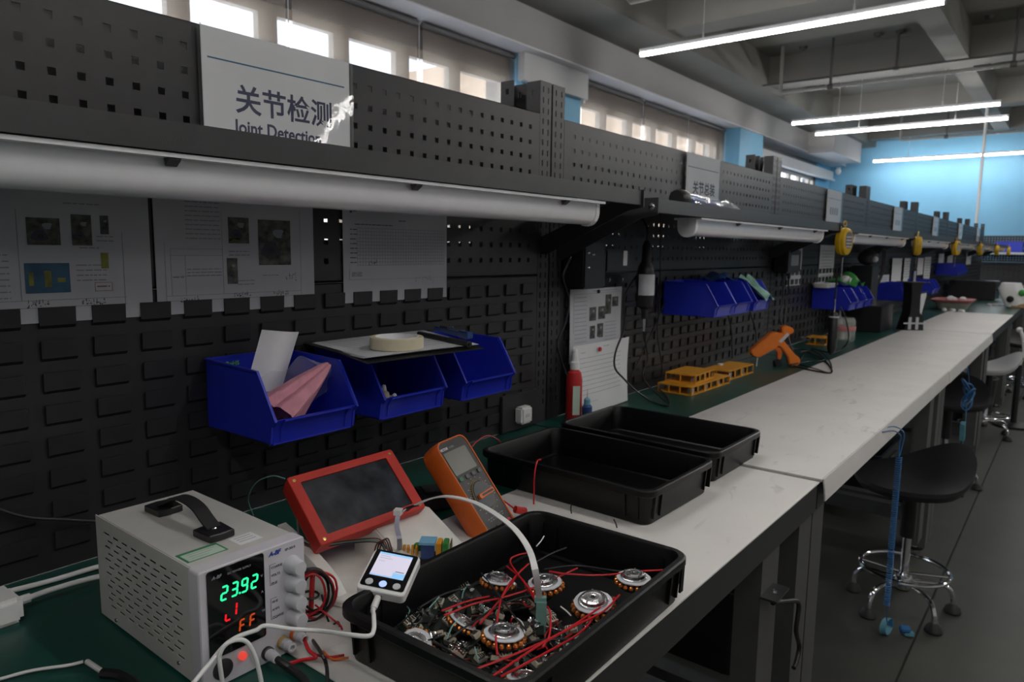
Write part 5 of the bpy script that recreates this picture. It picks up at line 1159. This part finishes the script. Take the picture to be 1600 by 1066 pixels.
t = thing('white_packet', 'silvery white packet in front of the green one on the third rack bins', 'packet', (.10, 4.32, 1.042)); B().ball((0, .04, .03), .04, 0, 12, (.8, 1.3, .75)).build('packet_body', m_card, t)
B().box((.03, .0, .02), (.034, .08, .045)).build('packet_label', m_knob, t)
t = thing('glass_jar', 'cloudy jar with red band and caps on the green bench top behind the hanging driver', 'jar', (.16, 4.15, TB))
B().lathe([(.055, 0), (.06, .01), (.06, .11), (.05, .13), (.046, .13), (.056, .11), (.056, .012)], 24).build('jar_glass', m_jar, t); B().lathe([(.0605, .06), (.0608, .061), (.0608, .082), (.0605, .083)], 24).build('red_band', m_pinkp, t)
for i in range(3): B().lathe([(.014, 0), (.014, .05), (.006, .055)], 10, (-.02+.02*i, .02*(-1)**i, .012)).build('small_tube', m_card, t)
for i in range(2):
    t = thing('white_bottle', 'slim white bottle behind the cloudy jar, '+['left one', 'right one'][i], 'bottle', (.06, 4.33+.12*i, TB)); B().lathe([(.02, 0), (.022, .01), (.022, .09), (.01, .11)], 14).build('bottle_body', m_wplastic, t); B().lathe([(.009, .11), (.006, .15), (.002, .155)], 10).build('nozzle_cap', m_knob, t)
t = thing('black_machine', 'big dark machine standing on the third bench past the bins', 'machine', (.03, 4.72, TB))
B().box((0, 0, 0), (.20, .34, .16)).build('machine_base', m_black, t, bevel=.004); B().box((.0, .05, .16), (.12, .24, .40)).build('machine_column', m_black, t, bevel=.004); B().ball((.08, .10, .45), .06, 0, 14, (1, 1, .8)).build('machine_head', m_mmface, t); B().ball((.13, .06, .44), .018, 0, 10).build('head_lens', m_knob, t)
for i in range(3): B().tube(smooth_path([(.06+.03*i, .20, .48), (.12, .28+.04*i, .50), (.12, .30+.03*i, .35), (.08, .25, .18)], 5), .005, 6).build('machine_cord', m_black, t)
# fourth and fifth rack papers etc.
for i, (y0, y1, z0, z1, lb) in enumerate([(5.62, 6.0, .93, 1.07, 'leaning white page on the fourth rack, left of the black fixture'), (6.08, 6.45, .93, 1.19, 'tall white page on the fourth rack seen left of the second balancer'), (6.55, 6.8, 1.0, 1.19, 'white page right of the second balancer, printed'),
                                          (7.15, 7.45, 1.04, 1.19, 'white page with print on the fifth rack'), (7.5, 7.85, .98, 1.20, 'tall plain white page on the fifth rack'), (8.3, 8.65, 1.13, 1.23, 'bluish page above the far bins, left one'), (8.9, 9.3, 1.13, 1.23, 'bluish page above the far bins, right one'), (10.5, 11.0, 1.10, 1.24, 'small white page near the farthest balancers')]):
    t, w_, h_, g = paper(y0, y1, z0, z1, lb, x=.014, m=m_paperw)
    if i % 2 == 0: lines(t, 'printed_text', m_inkg, tl(.1, .9, .85, 7, .11, .02), g, w_, h_)
t = thing('leaning_board', 'light grey triangular board leaning beside the black fixture', 'board', (.33, 5.35, TB)); B().prism([(-.0, .0), (.22, .20), (.22, .22), (.0, .22)], 0, .004, 'x').build('board_sheet', m_paper, t); B().box((-.004, -.01, .216), (.008, .23, .224)).build('top_clip', m_black, t)
t = thing('pink_basket', 'pale basket with a pink rim and white odds in it on the fourth bench', 'basket', (.30, 7.25, TB))
B().loft([[(a, c, 0) for a, c in rr(.20, .26, .05, 5)], [(a, c, .075) for a, c in rr(.27, .36, .06, 5)], [(a, c, .075) for a, c in rr(.26, .35, .06, 5)], [(a, c, .006) for a, c in rr(.19, .25, .05, 5)]]).build('basket_shell', M('pale_basket', (.45, .46, .38), .5), t)
B().loft([[(a, c, .062) for a, c in rr(.275, .365, .06, 5)], [(a, c, .085) for a, c in rr(.31, .42, .07, 5)], [(a, c, .090) for a, c in rr(.31, .42, .07, 5)], [(a, c, .080) for a, c in rr(.26, .35, .06, 5)]]).build('pink_rim', m_pinkp, t)
for i in range(6): B().ball((rnd.uniform(-.07, .07), rnd.uniform(-.12, .12), .095), .022, 0, 8, (1.2, 1, .8)).build('white_piece', m_card, t)
for i in range(5): tag(B().lathe([(.018, 0), (.020, .004), (.018, .020), (.008, .026)], 10).build('white_part', m_card, None, (.27+.035*i+.02*(i % 2), 6.97-.02*i, TB)), 'small white part in front of the pink basket, '+['first', 'second', 'third', 'fourth', 'last'][i]+' from the left', 'part', 'white parts by the basket')
for i in range(5): tag(B().lathe([(.020, 0), (.022, .004), (.020, .018), (.008, .024)], 10).build('white_part', m_card, None, (.50+.04*i, 8.0+.03*(i % 2), TB)), 'small white part on the far green top, '+['first', 'second', 'third', 'fourth', 'last'][i]+' from the left', 'part', 'white parts on the far bench')
t = thing('white_strip_part', 'long white strip lying across the far green bench top', 'strip', (.34, 9.0, TB)); B().box((0, 0, 0), (.30, .06, .012)).build('strip_bar', m_card, t, bevel=.002); B().box((.02, .01, .012), (.28, .02, .016)).build('strip_ridge', m_wplastic, t)
t = thing('dark_case', 'large black case on the far bench behind the pink basket', 'case', (.05, 8.9, TB)); B().box((0, 0, 0), (.42, .50, .20)).build('case_body', m_black, t, bevel=.01); B().box((.42, .12, .10), (.44, .36, .13)).build('case_handle', m_mmface, t)
t = thing('robot_shell', 'white robot housing with a round dark opening at the right picture edge', 'robot part', (.70, 7.9, TB+.01), -.2)
b = B(); b.loft([[(a, c*.8, 0) for a, c in rr(.13, .12, .03, 4)], [(a*1.3-.02, c, .08) for a, c in rr(.13, .12, .03, 4)], [(a*1.5-.04, c*1.1, .16) for a, c in rr(.13, .12, .04, 4)], [(a*1.1-.04, c, .215) for a, c in rr(.13, .12, .04, 4)]]); b.build('housing_shell', m_wplastic, t)
B().lathe([(.028, 0), (.030, .004), (.026, .006)], 18, (-.02, -.066, .07), Matrix.Rotation(PI/2, 3, 'X')).build('dark_opening', m_black, t); B().box((-.02, -.05, -.01), (.12, .02, .03)).build('tan_base', m_skin, t, bevel=.006)
B().ball((.06, -.05, .13), .03, 0, 10).build('green_joint', m_green, t)
t = thing('storage_bin', 'blue box on the far cross row shelf at the right picture edge', 'box', (.05, 13.72, 1.27)); B().box((0, 0, 0), (.35, .25, .16)).build('box_body', M('bright_blue_box', (.03, .05, .5), .4), t, bevel=.006); B().box((-.005, -.005, .15), (.355, .255, .165)).build('box_rim', M('bright_blue_rim', (.03, .05, .45), .4), t)
t = thing('cross_shelf', 'pale shelf with a red end on the far cross row', 'shelf', (-.30, 13.65, 1.235)); B().box((0, 0, 0), (2.2, .30, .03)).build('shelf_board', m_white, t); B().box((0, -.01, 0), (.25, .0, .03)).build('red_end', m_redc, t)
for x_ in (.05, 2.1): B().box((x_, .26, -.06), (x_+.03, .32, .0)).build('shelf_bracket', m_rod, t)
# ================================================================ UNDER THE BENCHES
def make_stool(pad, label, loc, rz, sr=0):
    t = thing('lab_stool', label, 'stool', loc, rz, 'stools by the benches')
    z0 = .46
    def seat(u, v):
        a = u*2*PI; r_ = v; x = .175*r_*math.cos(a); y = .19*r_*math.sin(a)
        back = max(0, (x+.02)/.175); return x*(1-.0), y, z0+.018-.010*(1-r_*r_)+.085*back**2.2-.012*max(0, -x/.175)
    b = B(); N = 40
    rings = [.02, .3, .55, .75, .9, .98, 1.0]
    L = [[Vector(seat(i/N, r_)) for i in range(N)] for r_ in rings]
    L += [[Vector(seat(i/N, 1.0))+Vector((0, 0, -.014)) for i in range(N)], [Vector(seat(i/N, .93))+Vector((0, 0, -.032)) for i in range(N)], [Vector(seat(i/N, .5))+Vector((0, 0, -.036)) for i in range(N)], [Vector(seat(i/N, .05))+Vector((0, 0, -.036)) for i in range(N)]]
    b.loft(L); b.build('seat', pad, t).rotation_euler.z = sr
    b = B(); b.tube([(.168, -.05, z0+.085), (.178, -.02, z0+.098), (.178, .02, z0+.098), (.168, .05, z0+.085)], .006, 8); b.build('grab_handle', m_black, t).rotation_euler.z = sr
    B().lathe([(.022, .26), (.024, .27), (.024, .43), (.05, .44), (.05, .45)], 20).build('gas_cover', m_black, t)
    B().lathe([(.025, .10), (.018, .12), (.014, .13), (.014, .27)], 16).build('gas_column', m_chrome, t)
    B().tube(smooth_path([(.02, .0, .435), (.10, .03, .43), (.14, .045, .415)], 4), .005, 8).build('height_lever', m_black, t)
    B().lathe([(.028, .075), (.032, .085), (.032, .11), (.026, .125)], 18).build('hub', m_chrome, t)
    for i in range(5):
        a = 2*PI*i/5+.35; d = Vector((math.cos(a), math.sin(a), 0))
        lg = B().tube(smooth_path([d*.02+Vector((0, 0, .10)), d*.10+Vector((0, 0, .10)), d*.14+Vector((0, 0, .09)), d*.160+Vector((0, 0, .06)), d*.164+Vector((0, 0, .03))], 5), .0085, 10).build('leg', m_chrome, t)
        B().lathe([(.026, 0), (.028, .006), (.022, .022), (.010, .032)], 14, d*.164).build('rubber_foot', m_rubber, lg)
    B().tube([(.138*math.cos(2*PI*i/48), .138*math.sin(2*PI*i/48), .145) for i in range(48)], .0075, 10, closed=True).build('foot_ring', m_chrome, t)
    for i in range(4):
        a = 2*PI*i/4; d = Vector((math.cos(a), math.sin(a), 0)); B().tube([d*.015+Vector((0, 0, .13)), d*.136+Vector((0, 0, .145))], .005, 8).build('ring_spoke', m_chrome, t)
    return t
make_stool(m_stoolpad, 'black saddle stool with a chrome foot ring by the second bench', (.757, 2.70, 0), .12, .60)
make_stool(m_stoolpad, 'black stool pushed under the third bench, only its chrome feet catch light', (.66, 4.32, 0), 1.2)
make_stool(m_white, 'white seated stool farther along, by the fourth bench', (.72, 5.75, 0), .4)
make_stool(m_stoolpad, 'black stool far back by the fifth bench', (.85, 7.6, 0), 2.0)
t = thing('round_bin', 'dark round waste bin standing under the fourth bench', 'bin', (.60, 6.1, 0)); B().lathe([(.12, 0), (.125, .01), (.15, .34), (.155, .345), (.148, .346), (.12, .02)], 24).build('bin_shell', m_black, t); B().tube([(.154*math.cos(2*PI*i/24), .154*math.sin(2*PI*i/24), .345) for i in range(24)], .005, 6, closed=True).build('bin_rim', m_mmface, t)
t = thing('chair_back', 'white hooked chair back arm beside the white stool', 'chair', (.86, 6.2, 0)); B().tube(smooth_path([(0, 0, .45), (.02, 0, .55), (.0, .0, .66), (-.02, .0, .70)], 5), .012, 8).build('back_arm', m_wplastic, t); B().ball((-.02, 0, .70), .02, 0, 10).build('arm_knob', m_wplastic, t); B().cyl((0, 0, 0), (0, 0, .45), .02, m=0).build('post', m_black, t); B().lathe([(.13, 0), (.13, .015), (.03, .03)], 16).build('chair_foot', m_black, t)
# cabinets / dark goods below the benches
for k in range(6):
    t = thing('under_bench_crate', 'dark crate in the shadow under the %s bench' % ORD[k], 'crate', (.10, BY[k]+.35, 0), 0, 'dark crates under the benches')
    B().loft([[(a+.19, c+.26, 0) for a, c in rr(.34, .46, .03, 3)], [(a+.19, c+.26, .26) for a, c in rr(.38, .50, .03, 3)], [(a+.19, c+.26, .26) for a, c in rr(.36, .48, .03, 3)], [(a+.19, c+.26, .01) for a, c in rr(.32, .44, .03, 3)]]).build('crate_shell', m_black, t)
    B().box((.381, .18, .20), (.389, .34, .225)).build('crate_grip', m_mmface, t)
# slatted black legs beyond (extra stool columns), power outlet on the leg
t = thing('outlet_clip', 'small metal outlet clip with a black plug on the near bench upright', 'outlet', (.748, 1.255, .615))
B().box((0, -.035, 0), (.03, .035, .004)).build('clip_plate', m_steel2, t); B().lathe([(.005, 0), (.004, .004), (.001, .005)], 10, (.015, .0, .004)).build('clip_screw', m_chrome, t)
wire('black_cable', 'thick black cord hanging from the plug on the near bench upright', 'cable', [(.765, 1.24, .605), (.775, 1.28, .595), (.785, 1.33, .575), atx(.785, 1244, 985), atx(.785, 1249, 1010), atx(.785, 1244, 1035), atx(.785, 1240, 1044)], .0045, m_wb, n=10)
# blue coiled wrist cords
def coil(x, y, z0, z1, turns, r, rw, n=10):
    return [(x+r*math.cos(2*PI*i/n), y+r*math.sin(2*PI*i/n), z0+(z1-z0)*i/(turns*n)) for i in range(turns*n+1)]
bx_, by_ = .79, 2.21
t = thing('coil_lanyard', 'blue coiled wrist cord hanging from the second bench edge to the floor', 'cord', (bx_, by_, .0))
top = atx(.775, 1385, 682)-Vector((bx_, by_, 0))
B().tube([Vector(p_) for p_ in coil(0, 0, .36, .66, 46, .0075, .002)], .0017, 5).build('coiled_part', m_cordb, t)
B().tube(smooth_path([(0, 0, .66), (-.002, .004, .70), (.0, -.006, .725), (-.02, -.01, .735), top+Vector((-.01, 0, .01))], 5), .0015, 6).build('upper_strand', m_cordb, t)
B().tube(smooth_path([(0, 0, .66), (.004, .010, .69), (.006, .006, .73), (-.02, -.0, .745), top+Vector((-.02, .0, .015))], 5), .0015, 6).build('upper_strand', m_cordb, t)
B().tube([Vector(p_) for p_ in coil(-.004, .03, .20, .36, 22, .0075, .002)], .0017, 5).build('coiled_part', m_cordb, t)
B().tube(smooth_path([(-.004, .03, .20), (-.01, .10, .12), (-.012, .2, .06), (-.02, .26, .03)], 5), .0015, 6).build('lower_strand', m_cordb, t)
q = atz(0, 1386, 992)
t = thing('wrist_strap', 'pale blue wrist strap loop lying on the floor by the stool', 'strap', (q.x, q.y, 0)); B().ribbon([(.006*math.cos(a_)-.004, .028*math.cos(a_), .028+.026*math.sin(a_)) for a_ in [2*PI*i/22 for i in range(23)]], (1, .3, 0), .018, .002).build('strap_band', m_strap, t); B().obox((.0, .028, .03), (.02, .012, .016)).build('strap_buckle', m_cordb, t)
q = atz(0, 1413, 994); t = thing('cord_clip', 'bright blue clip on the floor right of the wrist strap loop', 'clip', (q.x, q.y, 0), .5); B().obox((0, 0, .022), (.03, .022, .020), Matrix.Rotation(.5, 3, 'X')).build('clip_body', m_cordb, t, bevel=.003); B().obox((.012, .0, .010), (.03, .018, .014)).build('clip_jaw', m_strap, t, bevel=.002)
t = thing('coil_lanyard', 'blue cord tangle hanging behind the third bench edge', 'cord', (.775, 3.95, 0))
for i in range(5): B().tube([(.02*math.cos(2*PI*k/12)+.01*math.sin(i), .04*math.sin(2*PI*k/12)+.02*math.cos(i*2), .53+.02*i+.035*math.sin(2*PI*k/12+i)) for k in range(12)], .004, 6, closed=True).build('cord_loop', m_cordb, t)
B().tube(smooth_path([(0, 0, .56), (.0, .01, .64), (-.01, 0, .70)], 4), .002, 6).build('upper_strand', m_cordb, t); B().tube(smooth_path([(0, 0, .53), (.005, -.01, .42), (0, 0, .30)], 4), .002, 6).build('lower_strand', m_strap, t)
B().obox((0, -.05, .40), (.02, .03, .09), Matrix.Rotation(.35, 3, 'X')).build('pale_tag', m_strap, t); B().tube([(.0, .03*math.cos(a_)-.03, .28+.03*math.sin(a_)) for a_ in [2*PI*i/14 for i in range(14)]], .003, 6, closed=True).build('end_loop', m_strap, t)
